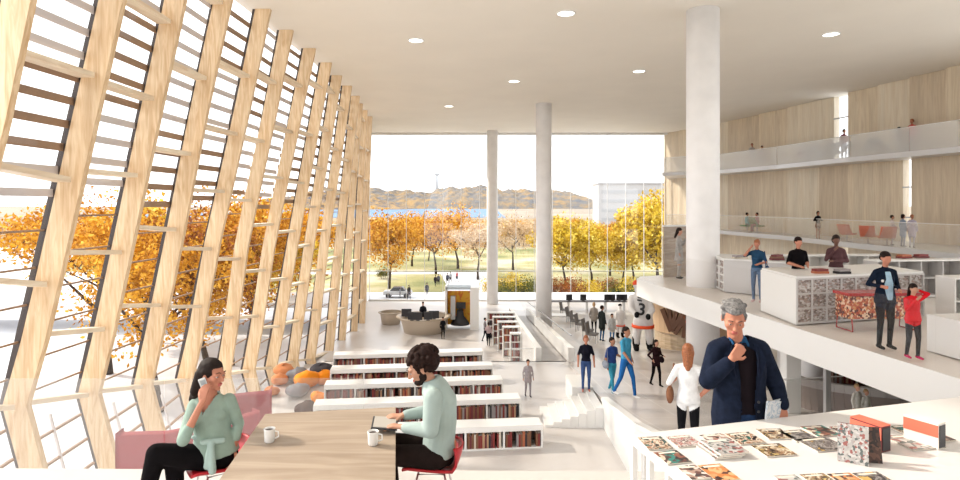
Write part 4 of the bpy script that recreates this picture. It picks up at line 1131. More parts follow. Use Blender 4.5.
def hand(f, w, d, n, ts, curl=.4, s=1.0, m=0, spread=1.0, thumb=.6):
    """w wrist, d pointing to the fingers, n palm side, ts = +-1 thumb side along d x n"""
    w = Vector(w); d = Vector(d).normalized(); n = Vector(n); n = (n-d*n.dot(d)).normalized(); t = d.cross(n).normalized()*ts
    for k, (off, L) in enumerate(((.030, .070), (.010, .080), (-.010, .074), (-.029, .058))):
        b = w+d*.088*s+t*off*s*spread-d*(.006 if k in (0, 3) else 0)*s
        f.cap(w+t*off*.55*s, b, .0135*s, .0115*s, m)
        a = 0; p = b; c = curl*(1+.08*k)
        for j, fr in enumerate((.45, .32, .23)):
            a += c*(1.0 if j else .7); q = p+(d*math.cos(a)+n*math.sin(a))*L*fr*s+t*off*.12*s*fr
            f.cap(p, q, (.0102-.0010*j)*s, (.0094-.0012*j)*s, m); p = q
    b = w+d*.022*s+t*.026*s; e1 = b+(d*.7+t*thumb+n*.35).normalized()*.042*s; e2 = e1+(d*.85+t*thumb*.35+n*.4).normalized()*.032*s
    f.cap(w+t*.01*s, b, .017*s, .016*s, m); f.cap(b, e1, .0145*s, .0115*s, m); f.cap(e1, e2, .0112*s, .009*s, m)
def head(f, m=0, lips=None, fem=False):
    k = .94 if fem else 1.0
    f.ell((0, .015, .03), (.076, .097, .088), m); f.ell((0, -.022, -.01), (.066*k, .072, .095), m)
    f.ell((0, -.034, -.066), (.050*k, .055, .043), m); f.ell((0, -.074, -.098), (.021*k, .019, .017), m)
    f.cap((0, -.090, .018), (0, -.113, -.020), .009, .0135*k, m)
    for x in (-1, 1):
        f.ell((x*.011, -.103, -.025), (.009*k, .010, .008), m); f.ell((x*.037, -.060, -.012), (.027, .026, .030), m)
        f.ell((x*.075, .012, -.004), (.010, .020, .032), m); f.cap((x*.012, -.089, .030), (x*.042, -.078, .030), .011*k, .010, m)
    f.ell((0, -.094, -.053), (.024, .009, .0065), m if lips is None else lips); f.ell((0, -.092, -.065), (.021, .009, .0065), m if lips is None else lips)
EYEW = mat('eye_white', (.42, .40, .39), .3, spec=.2); IRIS = mat('eye_iris', (.05, .03, .02), .2)
def face_parts(root, M, brow, closed=False, skinm=None):
    for x in (-1, 1):
        c = M @ V(x*.031, -.0805, .010); f = (M.to_3x3() @ V(0, -1, -.15)).normalized()
        mb = MB(); mb._add([(c.x+a*.0118, c.y+b*.0118, c.z+g*.0118) for a, b, g in ICV], ICF, 0, True)
        c2 = c+f*.0070; mb._add([(c2.x+a*.0062, c2.y+b*.0062, c2.z+g*.0062) for a, b, g in ICV], ICF, 1, True)
        ey = mb.build('eye', [EYEW, IRIS], root)
        c3 = M @ V(x*.031, -.0800, .0158); lid2 = MB(); lid2._add([(c3.x+a*.0125, c3.y+b*.0125, c3.z+g*.0110) for a, b, g in ICV], ICF, 0, True); lid2.build('eyelid', skinm, ey)
        lid = MB(); a, b, g = [M @ V(x*u, v, w) for u, v, w in ((.017, -.094, .021), (.031, -.1005, .0235), (.045, -.088, .019))]
        lid.tube([a, b, g], .0030, 6).build('eyelid', skinm, ey)
        a, b, g = [M @ V(x*u, v, w) for u, v, w in ((.014, -.101, .039), (.031, -.101, .046), (.051, -.084, .038))]
        MB().tube([a, b, g], [.0028, .0034, .0015], 6).build('eyebrow', brow, root)
def rot(z=0, x=0, y=0): return Matrix.Rotation(math.radians(z), 4, 'Z') @ Matrix.Rotation(math.radians(y), 4, 'Y') @ Matrix.Rotation(math.radians(x), 4, 'X')
SKIN = {'pale': mat('skin_pale', (.50, .265, .18), .6, spec=.25), 'tan': mat('skin_tan', (.38, .18, .11), .6, spec=.25), 'brown': mat('skin_brown', (.16, .07, .045), .5), 'rosy': mat('skin_rosy', (.50, .215, .14), .6, spec=.25)}
LIPS = mat('lips', (.45, .12, .10), .4)
def fab(name, c, var=.10, sc=14):
    if max(c) < .07: c = tuple(x*.5 for x in c)
    return mat('cloth_'+name, c, .95, spec=.08, var=var, scale=sc)
HAIRM = {'grey': mat('hair_grey', (.17, .165, .165), .8, spec=.15, var=.5, scale=60), 'dark': mat('hair_dark', (.014, .007, .005), .7, spec=.2, var=.3, scale=60), 'brown': mat('hair_brown', (.018, .008, .006), .8, spec=.15, var=.3, scale=50),
         'auburn': mat('hair_auburn', (.26, .085, .03), .5, var=.3, scale=50), 'blond': mat('hair_blond', (.42, .26, .12), .5, var=.3, scale=50)}

# ---------------------------------------------------------------- standing man at the display table
P0 = thing('person', 'grey haired man in a navy blazer standing at the display table, hand on his chin', 'person', (1.965, 4.52, 0))
Mh = Matrix.Translation((-.068, -.035, 1.652)) @ rot(z=-16, x=24) @ Matrix.Scale(1.06, 4)
f = Fig(); sk = 0
for x in (-1, 1):
    f.cap((x*.10, .02, .92), (x*.11, .0, .50), .080, .055); f.cap((x*.11, 0, .50), (x*.12, .03, .10), .052, .036); f.cap((x*.12, .05, .06), (x*.13, -.10, .04), .038, .03)
f.loft([((0, .02, .86), .15, .10), ((0, .02, .98), .15, .105), ((-.005, .02, 1.15), .14, .10), ((-.01, .03, 1.30), .155, .10), ((-.01, .04, 1.39), .13, .075), ((-.02, .03, 1.48), .06, .055)])
f.cap((-.025, .03, 1.45), (-.055, -.01, 1.60), .058, .055)
f.cap((-.160, .03, 1.375), (-.262, -.04, 1.20), .046, .040); f.cap((-.262, -.04, 1.20), (-.142, -.183, 1.39), .040, .027)
f.cap((.150, .04, 1.375), (.280, .03, 1.14), .046, .040); f.cap((.285, .03, 1.14), (.262, -.10, 1.0), .040, .027)
f.M = Mh; head(f, 0, 1); f.M = Matrix.Identity(4)
hand(f, (-.140, -.185, 1.395), (.62, .12, .62), (.35, .65, .2), -1, .75, 1.0, 0, thumb=.9)
hand(f, (.262, -.108, 1.0), (-.10, -.12, -1), (-.3, 1, 0), 1, .6, 1.0, 0)
f.build('body', [SKIN['rosy'], LIPS], P0, .0065, 2)
face_parts(P0, Mh, mat('brow_grey', (.06, .05, .05), .8), skinm=SKIN['rosy'])
h = Fig(Mh)
h.ell((0, .030, .052), (.082, .098, .082)); h.ell((0, .060, .0), (.080, .070, .075)); h.ell((0, -.050, .098), (.055, .050, .028))
for k in range(26):
    a = k*2.4; r = .02+.003*k; h.ell((math.cos(a)*r*.85, .02+math.sin(a)*r*.9, .115-.35*r*r/.05*.1-.02*(k/26)), (.018, .022, .016))
for x in (-1, 1): h.cap((x*.074, -.02, .045), (x*.076, -.008, .0), .012, .008)
hc = Mh.inverted()
h.build('hair', HAIRM['grey'], P0, .008, 2, cut=lambda c: (lambda q: q.y < -.055 and q.z < .066)(hc @ c))
SW = fab('black_jumper', (.025, .018, .024)); NV = fab('navy_blazer', (.022, .032, .066), .25, 25); BLS = fab('blue_shirt', (.02, .08, .18)); JN = fab('dark_denim', (.018, .04, .10), .3, 30)
f = Fig(); f.loft([((0, .02, .90), .165, .118), ((0, .02, .98), .165, .122), ((-.005, .02, 1.15), .155, .118), ((-.01, .03, 1.32), .178, .126), ((-.01, .04, 1.43), .155, .095), ((-.02, .03, 1.475), .085, .078)])
f.build('jumper', SW, P0, .012, 2)
f = Fig(); f.cap((-.02, .03, 1.45), (-.028, .026, 1.495), .066, .061)
f.cap((.03, .0, 1.50), (.030, -.060, 1.455), .013, .010); f.cap((-.085, .0, 1.50), (-.075, -.055, 1.46), .012, .009)
f.build('shirt_collar', BLS, P0, .009, 2)
f = Fig(); f.loft([((0, .02, .84), .17, .125), ((0, .02, .98), .16, .12)])
for x in (-1, 1): f.cap((x*.09, .02, .90), (x*.11, .0, .50), .100, .075); f.cap((x*.11, 0, .50), (x*.12, .03, .09), .073, .062)
f.build('trousers', JN, P0, .014, 3)
for x in (-1, 1): Fig().cap((x*.12, .06, .05), (x*.13, -.12, .045), .048, .042).build('shoe', BLACK, P0, .012, 2)
f = Fig(); f.loft([((.01, .025, .80), .205, .145), ((0, .025, .92), .205, .148), ((0, .025, 1.10), .185, .138), ((-.005, .03, 1.28), .198, .145), ((-.01, .035, 1.385), .185, .112), ((-.02, .035, 1.465), .10, .08)])
f.cap((-.05, .03, 1.455), (-.17, .03, 1.405), .062, .068); f.cap((.03, .03, 1.455), (.16, .035, 1.405), .062, .068)
f.cap((-.17, .03, 1.40), (-.262, -.04, 1.19), .070, .062); f.cap((-.262, -.04, 1.19), (-.165, -.165, 1.35), .064, .046)
f.cap((.16, .035, 1.40), (.280, .03, 1.13), .070, .060); f.cap((.280, .03, 1.13), (.265, -.09, 1.03), .058, .045)
def jcut(c):
    if c.z > 1.465 and math.hypot(c.x+.02, c.y-.03) < .085: return True
    if c.y > -.02: return False
    w = .045+max(0, (c.z-1.0))*.09 if c.z > 1.0 else .05+max(0, .98-c.z)*.15
    return abs(c.x-.005) < w and c.z < 1.50 and c.y < -.05 and c.z > .76
BZ = f.build('blazer', NV, P0, .009, 3, cut=jcut, solid=.006)
for sx in (-1, 1):
    MB()._add([(sx*.055-.0, -.122, 1.05), (sx*.085, -.128, 1.22), (sx*.135, -.118, 1.36), (sx*.10, -.075, 1.465), (sx*.068, -.07, 1.47), (sx*.075, -.118, 1.36), (sx*.06, -.13, 1.22)], [(0, 1, 2, 3, 4, 5, 6) if sx > 0 else (6, 5, 4, 3, 2, 1, 0)]).build('lapel', NV, BZ, solid=.01)
for z in (.99, 1.06): MB().lathe((0, 0, 0), [(.010, 0), (.010, .005)], 12).build('button', BLACK, BZ, loc=(.07, -.137, z)).rotation_euler.x = math.pi/2
# folded paper in his left hand
t = thing('newspaper', 'folded pale blue and white paper held low by the man in the blazer', 'newspaper', (2.165, 4.385, 1.0), .25)
PB = blotch('paper_blue', [(.62, .66, .70), (.70, .72, .74), (.40, .50, .60), (.68, .70, .72)], 22, .7, 'NOISE', 3)
MB().box((0, 0, 0), (.20, .012, .13), M=rot(z=8, y=8)).build('outer_sheet', PB, t); MB().box((.03, .016, .012), (.19, .008, .12), M=rot(z=4, y=-6)).build('inner_sheet', PB, t)

# ---------------------------------------------------------------- reading man
P1 = thing('person', 'curly haired man in pale green jumper on a red chair reading at the oak table', 'person', (-.425, 4.72, 0))
Mh = Matrix.Translation((-.035, 0, 1.215)) @ rot(z=-86, x=27) @ Matrix.Scale(1.04, 4)
f = Fig()
f.loft([((.10, 0, .52), .15, .12), ((.10, 0, .64), .15, .10), ((.12, 0, .80), .15, .10), ((.115, 0, .96), .165, .105), ((.068, 0, 1.05), .13, .07), ((.045, 0, 1.11), .055, .05)], ax=(0, 1, 0))
f.cap((.045, 0, 1.09), (-.02, 0, 1.19), .056, .052)
for y, w in ((-1, .0), (1, .03)):
    f.cap((.08, y*.10, .55), (-.33, y*.12, .59), .082, .06); f.cap((-.33, y*.12, .58), (-.24-w, y*.13, .12), .056, .04); f.cap((-.22-w, y*.13, .06), (-.38-w, y*.14, .04), .04, .03)
    f.cap((.065, y*.155, 1.02), (.055+w, y*.235, .815), .046, .040); f.cap((.055+w, y*.235, .815), (-.165-w, y*.13, .800), .040, .027)
hand(f, (-.17, -.125, .800), (-1, .25, .02), (0, 0, -1), -1, .35, 1.0, 0); hand(f, (-.20, .12, .800), (-1, -.25, .05), (0, .1, -1), 1, .35, 1.0, 0)
f.M = Mh; head(f, 0, 1); f.M = Matrix.Identity(4)
f.build('body', [SKIN['pale'], LIPS], P1, .0065, 2)
face_parts(P1, Mh, HAIRM['dark'], skinm=SKIN['pale'])
g = Fig(Mh); g.ell((0, -.045, -.078), (.054, .058, .036)); g.ell((0, -.088, -.075), (.026, .012, .012))
for x in (-1, 1): g.ell((x*.056, -.012, -.05), (.016, .032, .038))
ic = Mh.inverted()
g.build('beard', HAIRM['dark'], P1, .008, 1, cut=lambda c: (lambda q: abs(q.x) < .02 and q.z > -.070 and q.y < -.06)(ic @ c))
h = Fig(Mh); rq = random.Random(3); h.ell((0, .045, .062), (.097, .108, .090)); h.ell((0, .075, .02), (.095, .085, .085))
for k in range(170):
    v = Vector((rq.gauss(0, 1), rq.gauss(0, 1), rq.gauss(0, 1))).normalized()
    p = Vector((0, .045, .060))+Vector((v.x*.103, v.y*.118, v.z*.098))
    if (p.y < -.045 and p.z < .075) or p.z < -.05: continue
    h.ell(p, (.019, .019, .019))
h.build('curly_hair', HAIRM['brown'], P1, .0075, 1, cut=lambda c: (lambda q: q.y < -.045 and q.z < .055)(ic @ c))
SG = fab('pale_jumper', (.36, .44, .42), .08, 6); DJ = fab('dark_brown_trousers', (.035, .022, .02), .2, 20)
f = Fig(); f.loft([((.10, 0, .55), .170, .13), ((.10, 0, .64), .162, .120), ((.12, 0, .80), .165, .118), ((.115, 0, .96), .182, .125), ((.065, 0, 1.07), .160, .100), ((.045, 0, 1.135), .082, .072)], ax=(0, 1, 0))
for y, w in ((-1, .0), (1, .03)): f.cap((.07, y*.175, 1.04), (.055+w, y*.235, .815), .072, .058); f.cap((.055+w, y*.235, .815), (-.14-w, y*.14, .800), .056, .038)
f.build('jumper', SG, P1, .009, 3, cut=lambda c: c.z > 1.125 and math.hypot(c.x-.02, c.y) < .06, solid=.004)
f = Fig(); f.loft([((.09, 0, .50), .17, .13), ((.10, 0, .60), .165, .13)], ax=(0, 1, 0))
for y, w in ((-1, .0), (1, .03)): f.cap((.08, y*.10, .55), (-.33, y*.12, .59), .098, .074); f.cap((-.33, y*.12, .59), (-.24-w, y*.13, .12), .074, .056)
f.build('trousers', DJ, P1, .012, 3)
for y, w in ((-1, 0), (1, .03)): Fig().cap((-.20-w, y*.13, .045), (-.40-w, y*.14, .04), .046, .04).build('shoe', BLACK, P1, .012, 2)
shell_chair('red shell chair on wire legs under the reading man', (-.375, 4.72, .0), -math.pi/2)
t = thing('tablet', 'thin dark tablet book held in both hands of the reading man', 'tablet', (-.745, 4.70, .79), .1)
MB().box((0, 0, 0), (.20, .26, .012), M=rot(y=6)).build('body', BLACK, t, bevel=.003); MB().box((.0, 0, .009), (.17, .23, .004), M=rot(y=6)).build('page', mat('page_grey', (.45, .42, .38), .5), t)

# ---------------------------------------------------------------- woman on the phone
P2 = thing('person', 'dark haired woman in a sage wrap top sitting cross legged and talking on a phone', 'person', (-2.077, 4.68, 0))
Mh = Matrix.Translation((.0, -.02, 1.185)) @ rot(z=66, x=8) @ Matrix.Scale(.98, 4)
f = Fig()
f.loft([((.02, 0, .50), .155, .12), ((.01, 0, .60), .155, .115), ((-.01, 0, .74), .118, .09), ((-.03, .01, .87), .13, .092), ((-.035, .015, .955), .105, .06), ((-.03, .01, 1.02), .05, .045)], ax=(.93, .37, 0))
f.cap((-.03, .01, 1.0), (-.01, .0, 1.11), .045, .045)
f.cap((-.135, -.02, .94), (-.125, -.23, .755), .042, .035); f.cap((-.125, -.23, .755), (-.015, -.155, 1.02), .034, .022)
f.cap((.075, .045, .94), (.165, .07, .77), .038, .032); f.cap((.165, .07, .77), (.150, .0, .575), .031, .022)
f.cap((-.05, -.05, .55), (-.33, -.22, .655), .085, .058); f.cap((-.33, -.22, .65), (-.43, -.20, .28), .054, .036); f.cap((-.43, -.20, .24), (-.50, -.30, .16), .032, .026)
f.cap((.06, -.02, .54), (-.25, -.12, .56), .085, .058); f.cap((-.25, -.12, .56), (-.22, -.12, .12), .054, .036); f.cap((-.22, -.10, .07), (-.28, -.24, .04), .032, .026)
hand(f, (-.015, -.155, 1.02), (.12, .10, 1), (.2, 1, 0), 1, .45, .92, 0); hand(f, (.150, 0, .575), (.02, -.25, -1), (-.1, -1, 0), -1, .35, .92, 0)
f.M = Mh; head(f, 0, 1, True); f.M = Matrix.Identity(4)
f.build('body', [SKIN['rosy'], LIPS], P2, .0065, 2)
face_parts(P2, Mh, HAIRM['dark'], skinm=SKIN['rosy'])
h = Fig(Mh); h.ell((0, .025, .040), (.086, .108, .092)); h.ell((0, .060, .0), (.084, .080, .085))
for x in (-1, 1):
    h.cap((x*.055, .06, .0), (x*.06, .10, -.15), .05, .042); h.cap((x*.072, .02, .03), (x*.068, .05, -.10), .022, .018)
h.cap((0, .08, -.02), (-.03, .14, -.23), .062, .040); h.cap((.04, .075, -.08), (.06, .10, -.22), .045, .022); h.cap((-.04, .075, -.08), (-.05, .11, -.22), .045, .022)
iw = Mh.inverted()
h.build('long_hair', HAIRM['dark'], P2, .008, 2, cut=lambda c: (lambda q: q.y < -.05 and q.z < .070)(iw @ c))
SAGE = fab('sage_top', (.28, .37, .32), .12, 9); SASH = fab('pale_sash', (.36, .47, .44), .08, 9); BT = fab('black_trousers', (.012, .010, .012), .2, 20)
f = Fig(); f.loft([((.02, 0, .555), .172, .135), ((.01, 0, .62), .160, .125), ((-.01, 0, .74), .130, .102), ((-.03, .01, .88), .145, .112), ((-.035, .015, .965), .132, .080), ((-.03, .01, 1.025), .065, .055)], ax=(.93, .37, 0))
f.ell((-.085, -.075, .875), (.055, .05, .052)); f.ell((.055, -.03, .875), (.055, .05, .052))
f.cap((-.135, -.02, .945), (-.125, -.23, .755), .053, .044); f.cap((-.125, -.23, .755), (-.095, -.21, .83), .044, .036)
f.cap((.095, .055, .965), (.165, .07, .77), .050, .042); f.cap((.165, .07, .77), (.160, .035, .675), .040, .033)
WT = f.build('wrap_top', SAGE, P2, .008, 3, cut=lambda c: c.z > .90 and c.y < .03 and abs(c.x+.04+ (0)) < (c.z-.90)*.55, solid=.003)
f = Fig(); f.cap((-.02, -.14, .705), (.11, -.09, .70), .022, .022); f.cap((.045, -.135, .70), (.065, -.17, .50), .018, .03); f.cap((.03, -.135, .70), (.02, -.165, .53), .014, .024); f.cap((.09, -.10, .70), (-.12, -.08, .72), .018, .018)
f.build('sash', SASH, WT, .008, 2)
f = Fig(); f.loft([((.02, 0, .49), .168, .13), ((.01, 0, .58), .166, .128)], ax=(.93, .37, 0))
f.cap((-.05, -.05, .55), (-.33, -.22, .655), .100, .074); f.cap((-.33, -.22, .65), (-.43, -.20, .27), .072, .055)
f.cap((.06, -.02, .54), (-.25, -.12, .56), .098, .072); f.cap((-.25, -.12, .56), (-.22, -.12, .12), .07, .052)
f.build('trousers', BT, P2, .011, 3)
Fig().cap((-.425, -.19, .23), (-.51, -.31, .15), .036, .028).build('shoe', BLACK, P2, .010, 2); Fig().cap((-.22, -.09, .05), (-.28, -.25, .035), .036, .03).build('shoe', BLACK, P2, .010, 2)
t = thing('mobile_phone', "silver phone held to the dark haired woman's ear", 'phone', (-2.077-.02, 4.68-.125, 1.135))
MB().box((0, 0, 0), (.052, .014, .105), M=rot(z=20, y=-18)).build('case', mat('phone_silver', (.62, .64, .66), .25, .3), t, bevel=.004); MB().box((-.002, -.008, .02), (.036, .003, .035), M=rot(z=20, y=-18)).build('screen', mat('phone_screen', (.30, .33, .35), .1), t)
shell_chair('red shell chair under the woman on the phone', (-2.05, 4.70, .0), -math.pi*.30)

# ---------------------------------------------------------------- everybody else
ARM = {'down': ((.235, .02, 1.15), (.245, -.06, .90)), 'chin': ((.225, -.10, 1.17), (.07, -.22, 1.42)), 'front': ((.235, .02, 1.15), (.10, -.24, 1.10)),
       'up': ((.36, .0, 1.52), (.17, .05, 1.60)), 'bent': ((.27, .06, 1.17), (.20, -.20, 1.16)), 'hip': ((.33, .06, 1.20), (.19, -.02, 1.02)), 'swing': ((.24, .12, 1.17), (.25, .02, .93)), 'fwd': ((.24, -.10, 1.18), (.24, -.28, 1.00)), 'face': ((.30, -.12, 1.30), (.13, -.17, 1.53)), 'crossed': ((.235, -.02, 1.15), (-.10, -.20, 1.16))}
PC = {}
def person(label, loc, H, rz, top, bot, skin='pale', hair='dark', hs='short', aL='down', aR='down', stride=0.0, fem=False, sleeve=True, coat=0, shoe=(.03, .03, .03), vox=None, sit=False, skirt=False, bare=False, group=None, name='person', tophem=1.0, extra=None):
    k = H/1.75; d = math.dist(loc[:2], (0, 0)); vox = vox or min(.05, max(.011, d*.0012))
    P = thing(name, label, 'person', loc, math.radians(rz), group)
    P.scale = (k, k, k)
    mt = fab('c%02d%02d%02d' % tuple(int(c*99) for c in top), top); mbm = fab('c%02d%02d%02d' % tuple(int(c*99) for c in bot), bot)
    mats = [SKIN[skin], mt, mbm, fab('c%02d%02d%02d' % tuple(int(c*99) for c in shoe), shoe)]
    f = Fig(); w = .93 if fem else 1.0; dz = 0
    if sit:
        dz = -.42
        for s in (-1, 1):
            f.cap((s*.09, 0, .50), (s*.10, -.40, .52), .08, .06, 2); f.cap((s*.10, -.40, .51), (s*.10, -.36, .10), .055, .04, 0 if bare else 2); f.cap((s*.10, -.34, .05), (s*.11, -.50, .035), .04, .03, 3)
    else:
        for s in (-1, 1):
            st = stride*s
            hp = (s*.085, 0, .90); kn = (s*.095, -.02-st*.42-abs(st)*.03, .49); an = (s*.095, .02-st*(.78 if st > 0 else .95), .09+(.10*abs(st) if st < 0 else 0)); 
            f.cap(hp, kn, .088*(.95 if fem else 1), .058, 2 if not skirt else 0); f.cap(kn, an, .055, .040, 0 if bare else 2)
            tz = .035 if st >= 0 else .05; f.cap((an[0], an[1]+.03, an[2]-.04), (an[0]+s*.01, an[1]-.14, max(.035, an[2]-.055)), .038, .03, 3)
    def Z(z): return z+dz
    f.loft([((0, 0, Z(.87)), .125, .095), ((0, 0, Z(.95)), .160, .112), ((0, 0, Z(1.04)), .140, .10)], 2)
    b = 1.0+.0*coat
    if coat: f.loft([((0, 0, Z(coat)), .19*w+.0, .14), ((0, 0, Z(.98)), .178*w, .128), ((0, 0, Z(1.10)), .152*w, .115)], 1)
    f.loft([((0, 0, Z(tophem)), .155, .112), ((0, 0, Z(1.08)), .138*w, .102), ((0, 0, Z(1.27)), .162*w, .118), ((0, .005, Z(1.38)), .150*w, .092), ((0, .01, Z(1.455)), .075, .065)], 1)
    if fem:
        for s in (-1, 1): f.ell((s*.065, -.085, Z(1.25)), (.055, .05, .055), 1)
    if skirt: f.loft([((0, 0, Z(skirt)), .20, .17), ((0, 0, Z(.90)), .175, .13), ((0, 0, Z(1.02)), .145, .105)], 2)
    f.cap((0, .01, Z(1.43)), (0, -.01, Z(1.56)), .048, .046, 0)
    for s, a in ((1, aL), (-1, aR)):
        e, wr = ARM[a]; e = V(e[0]*s, e[1], Z(e[2])); wr = V(wr[0]*s, wr[1], Z(wr[2])); sh = V(s*.158*w, .005, Z(1.395)); f.cap((s*.05, .01, Z(1.43)), sh, .052, .056, 1)
        f.cap(sh, e, .056, .042, 1); f.cap(e, wr, .042, .030, 1 if sleeve else 0)
        dd = (wr-e).normalized(); f.cap(wr, wr+dd*.06, .030, .028, 0)
        t = dd.cross(V(0, 1, .01)).normalized()
        for q in (-1.5, -.5, .5, 1.5): f.cap(wr+dd*.06+t*q*.013, wr+dd*.125+t*q*.016+V(0, -.015, 0), .012, .010, 0)
        f.cap(wr+dd*.02, wr+dd*.07+t*.035*s+V(0, -.02, 0), .014, .011, 0)
    tilt = 18 if aL in ('front', 'chin') or aR in ('front', 'chin') else 4
    Mh = Matrix.Translation((0, -.02, Z(1.645))) @ rot(x=tilt)
    f.M = Mh; head(f, 0); f.M = Matrix.Identity(4)
    f.build('body', mats, P, vox, 2)
    h = Fig(Mh); ih = Mh.inverted(); hm = HAIRM[hair] if hair in HAIRM else hair
    if hs != 'bald':
        h.ell((0, .028, .045), (.086, .104, .088)); h.ell((0, .060, .0), (.082, .07, .078))
    if hs in ('long', 'mid'):
        h.ell((0, .045, -.01), (.098, .075, .095))
        L = .24 if hs == 'long' else .10
        for x in (-1, 1): h.cap((x*.048, .055, .0), (x*.04, .07, -L*.85), .044, .026)
        h.cap((0, .07, 0), (0, .085, -L), .055, .04)
    if hs == 'bun': h.ell((0, .12, .08), (.04, .04, .04))
    if hs == 'tail': h.cap((0, .12, .04), (0, .15, -.14), .03, .02)
    if hs == 'afro': h.ell((0, .03, .05), (.12, .125, .115))
    if hs != 'bald': h.build('hair', hm, P, max(vox*.7, .012), 2, cut=lambda c: (lambda q: q.y < -.048 and q.z < .06)(ih @ c))
    if extra: extra(P)
    return P
def bag(side, m, z=.95, y=.0, s=1.0, strap=True):
    def fn(P):
        b = Fig().ell((side*.27*s, y, z), (.06, .15, .14)).build('shoulder_bag', m, P, .02, 2)
        if strap: MB().tube([(side*.25, y-.08, z+.1), (side*.20, 0, 1.45), (side*.25, y+.08, z+.1)], .012, 6).build('bag_strap', m, b)
    return fn
def PX(px, d, z): return ((px-480)/F*d, d, z)
def on(py, lev): return foot_d(py, lev)
# concourse
d = on(397, zc)
person('woman in a black tee and blue jeans standing at the top of the white stair', PX(586, 17.2, zc(17.2)), 1.60, -5, (.02, .02, .035), (.05, .09, .22), 'rosy', 'auburn', 'mid', fem=True, sleeve=False, shoe=(.5, .2, .15))
person('tall man in a bright blue tee and blue jeans walking along the concourse', PX(626, 16.35, zc(16.35)), 1.90, 40, (.06, .30, .48), (.02, .12, .36), 'tan', 'dark', 'short', aL='swing', aR='fwd', stride=.28, sleeve=False, shoe=(.65, .65, .65))
person('person in a navy top and teal trousers walking beside the tall blue man', PX(612, 16.9, zc(16.9)), 1.58, 30, (.03, .06, .20), (.05, .30, .42), 'tan', 'dark', 'short', aL='bent', aR='down', stride=-.22, sleeve=False, shoe=(.6, .6, .6), extra=bag(-1, fab('grey_bag', (.25, .27, .32)), .95))
person('long haired woman in dark jacket with pink top and shoulder bag walking on the concourse', PX(656, 18.0, zc(18)), 1.38, 25, (.05, .02, .025), (.012, .01, .012), 'pale', 'dark', 'long', aL='bent', aR='hip', stride=.18, fem=True, coat=.86, extra=bag(1, fab('dark_bag', (.04, .02, .03)), .98))
dW = 8.8
person('auburn haired woman in a white sleeveless top seen from behind near the display table', PX(688, dW, zc(dW)), 1.72, 160, (.72, .71, .70), (.015, .015, .018), 'rosy', 'auburn', 'long', aL='bent', aR='hip', fem=True, sleeve=False, coat=.90, stride=.22, extra=bag(1, fab('tan_bag', (.20, .09, .05)), .98, s=.95))
person('man in a long dark grey coat standing far down the concourse', PX(602, 28.5, zc(28.5)), 1.70, 120, (.05, .06, .06), (.03, .10, .22), 'tan', 'brown', 'short', coat=.62)
person('woman in a beige jacket and black trousers standing beyond the grey coated man', PX(594, 31.5, zc(31.5)), 1.66, 160, (.28, .25, .22), (.02, .02, .02), 'pale', 'blond', 'mid', fem=True, coat=.8)
person('person in a pale coat with a blue jeans far down the concourse', PX(612, 28.0, zc(28)), 1.35, 10, (.45, .46, .46), (.05, .14, .30), 'pale', 'brown', 'short', coat=.75)
person('small grey clad child walking alone on the pale terrace floor', PX(528, 18.25, ZR), 1.12, 10, (.34, .30, .31), (.30, .27, .29), 'pale', 'brown', 'short', stride=.1, coat=.7)
person('person in a pink top and black trousers beside the nested bookcases', PX(488.5, 34.0, ZL), 1.35, 170, (.42, .32, .33), (.02, .02, .025), 'pale', 'brown', 'mid', aL='bent', stride=.15)
person('person in grey jacket walking past the nested bookcases', PX(485, 35.2, ZL), 1.38, 90, (.20, .18, .19), (.03, .03, .04), 'pale', 'brown', 'short', stride=.2)
person('dark clothed person standing beside the large round counter', PX(443, 35.8, ZL), 1.32, 20, (.02, .02, .025), (.02, .02, .02), 'tan', 'dark', 'short', aL='front')
person('dark clothed person sitting behind the large round counter', PX(423, 39.0, ZL), 1.70, 0, (.03, .03, .035), (.02, .02, .02), 'tan', 'dark', 'short', aL='front', aR='front')
# plaza
for k, (px, y, c, lab) in enumerate([(409, 311, (.05, .05, .06), 'dark clothed person outside at the left of the plaza'), (400, 313, (.30, .32, .36), 'pale clothed person crouching figure outside beside the dark one'), (427, 308, (.10, .10, .12), 'person in dark clothes walking outside near the middle of the plaza')]):
    person(lab, PX(px, 52.6+k*.8, -5.8), 1.3 if k != 1 else .95, 40+k*70, c, (.08, .08, .10), 'tan', 'dark', 'short', stride=.2)
for k, (px, c, lab) in enumerate([(435.5, (.04, .04, .06), 'first of the walkers on the far park path'), (438.5, (.10, .10, .12), 'second of the walkers on the far park path'), (447.5, (.04, .05, .08), 'third of the walkers on the far park path, beside a pale one'), (450.5, (.35, .36, .38), 'pale fourth walker on the far park path'), (457, (.45, .10, .10), 'walker in red on the far park path')]):
    person(lab, PX(px, 78+k*1.2, -8.2), 1.60, 170+k*15, c, (.04, .04, .06), 'tan', 'dark', 'short', stride=.2)
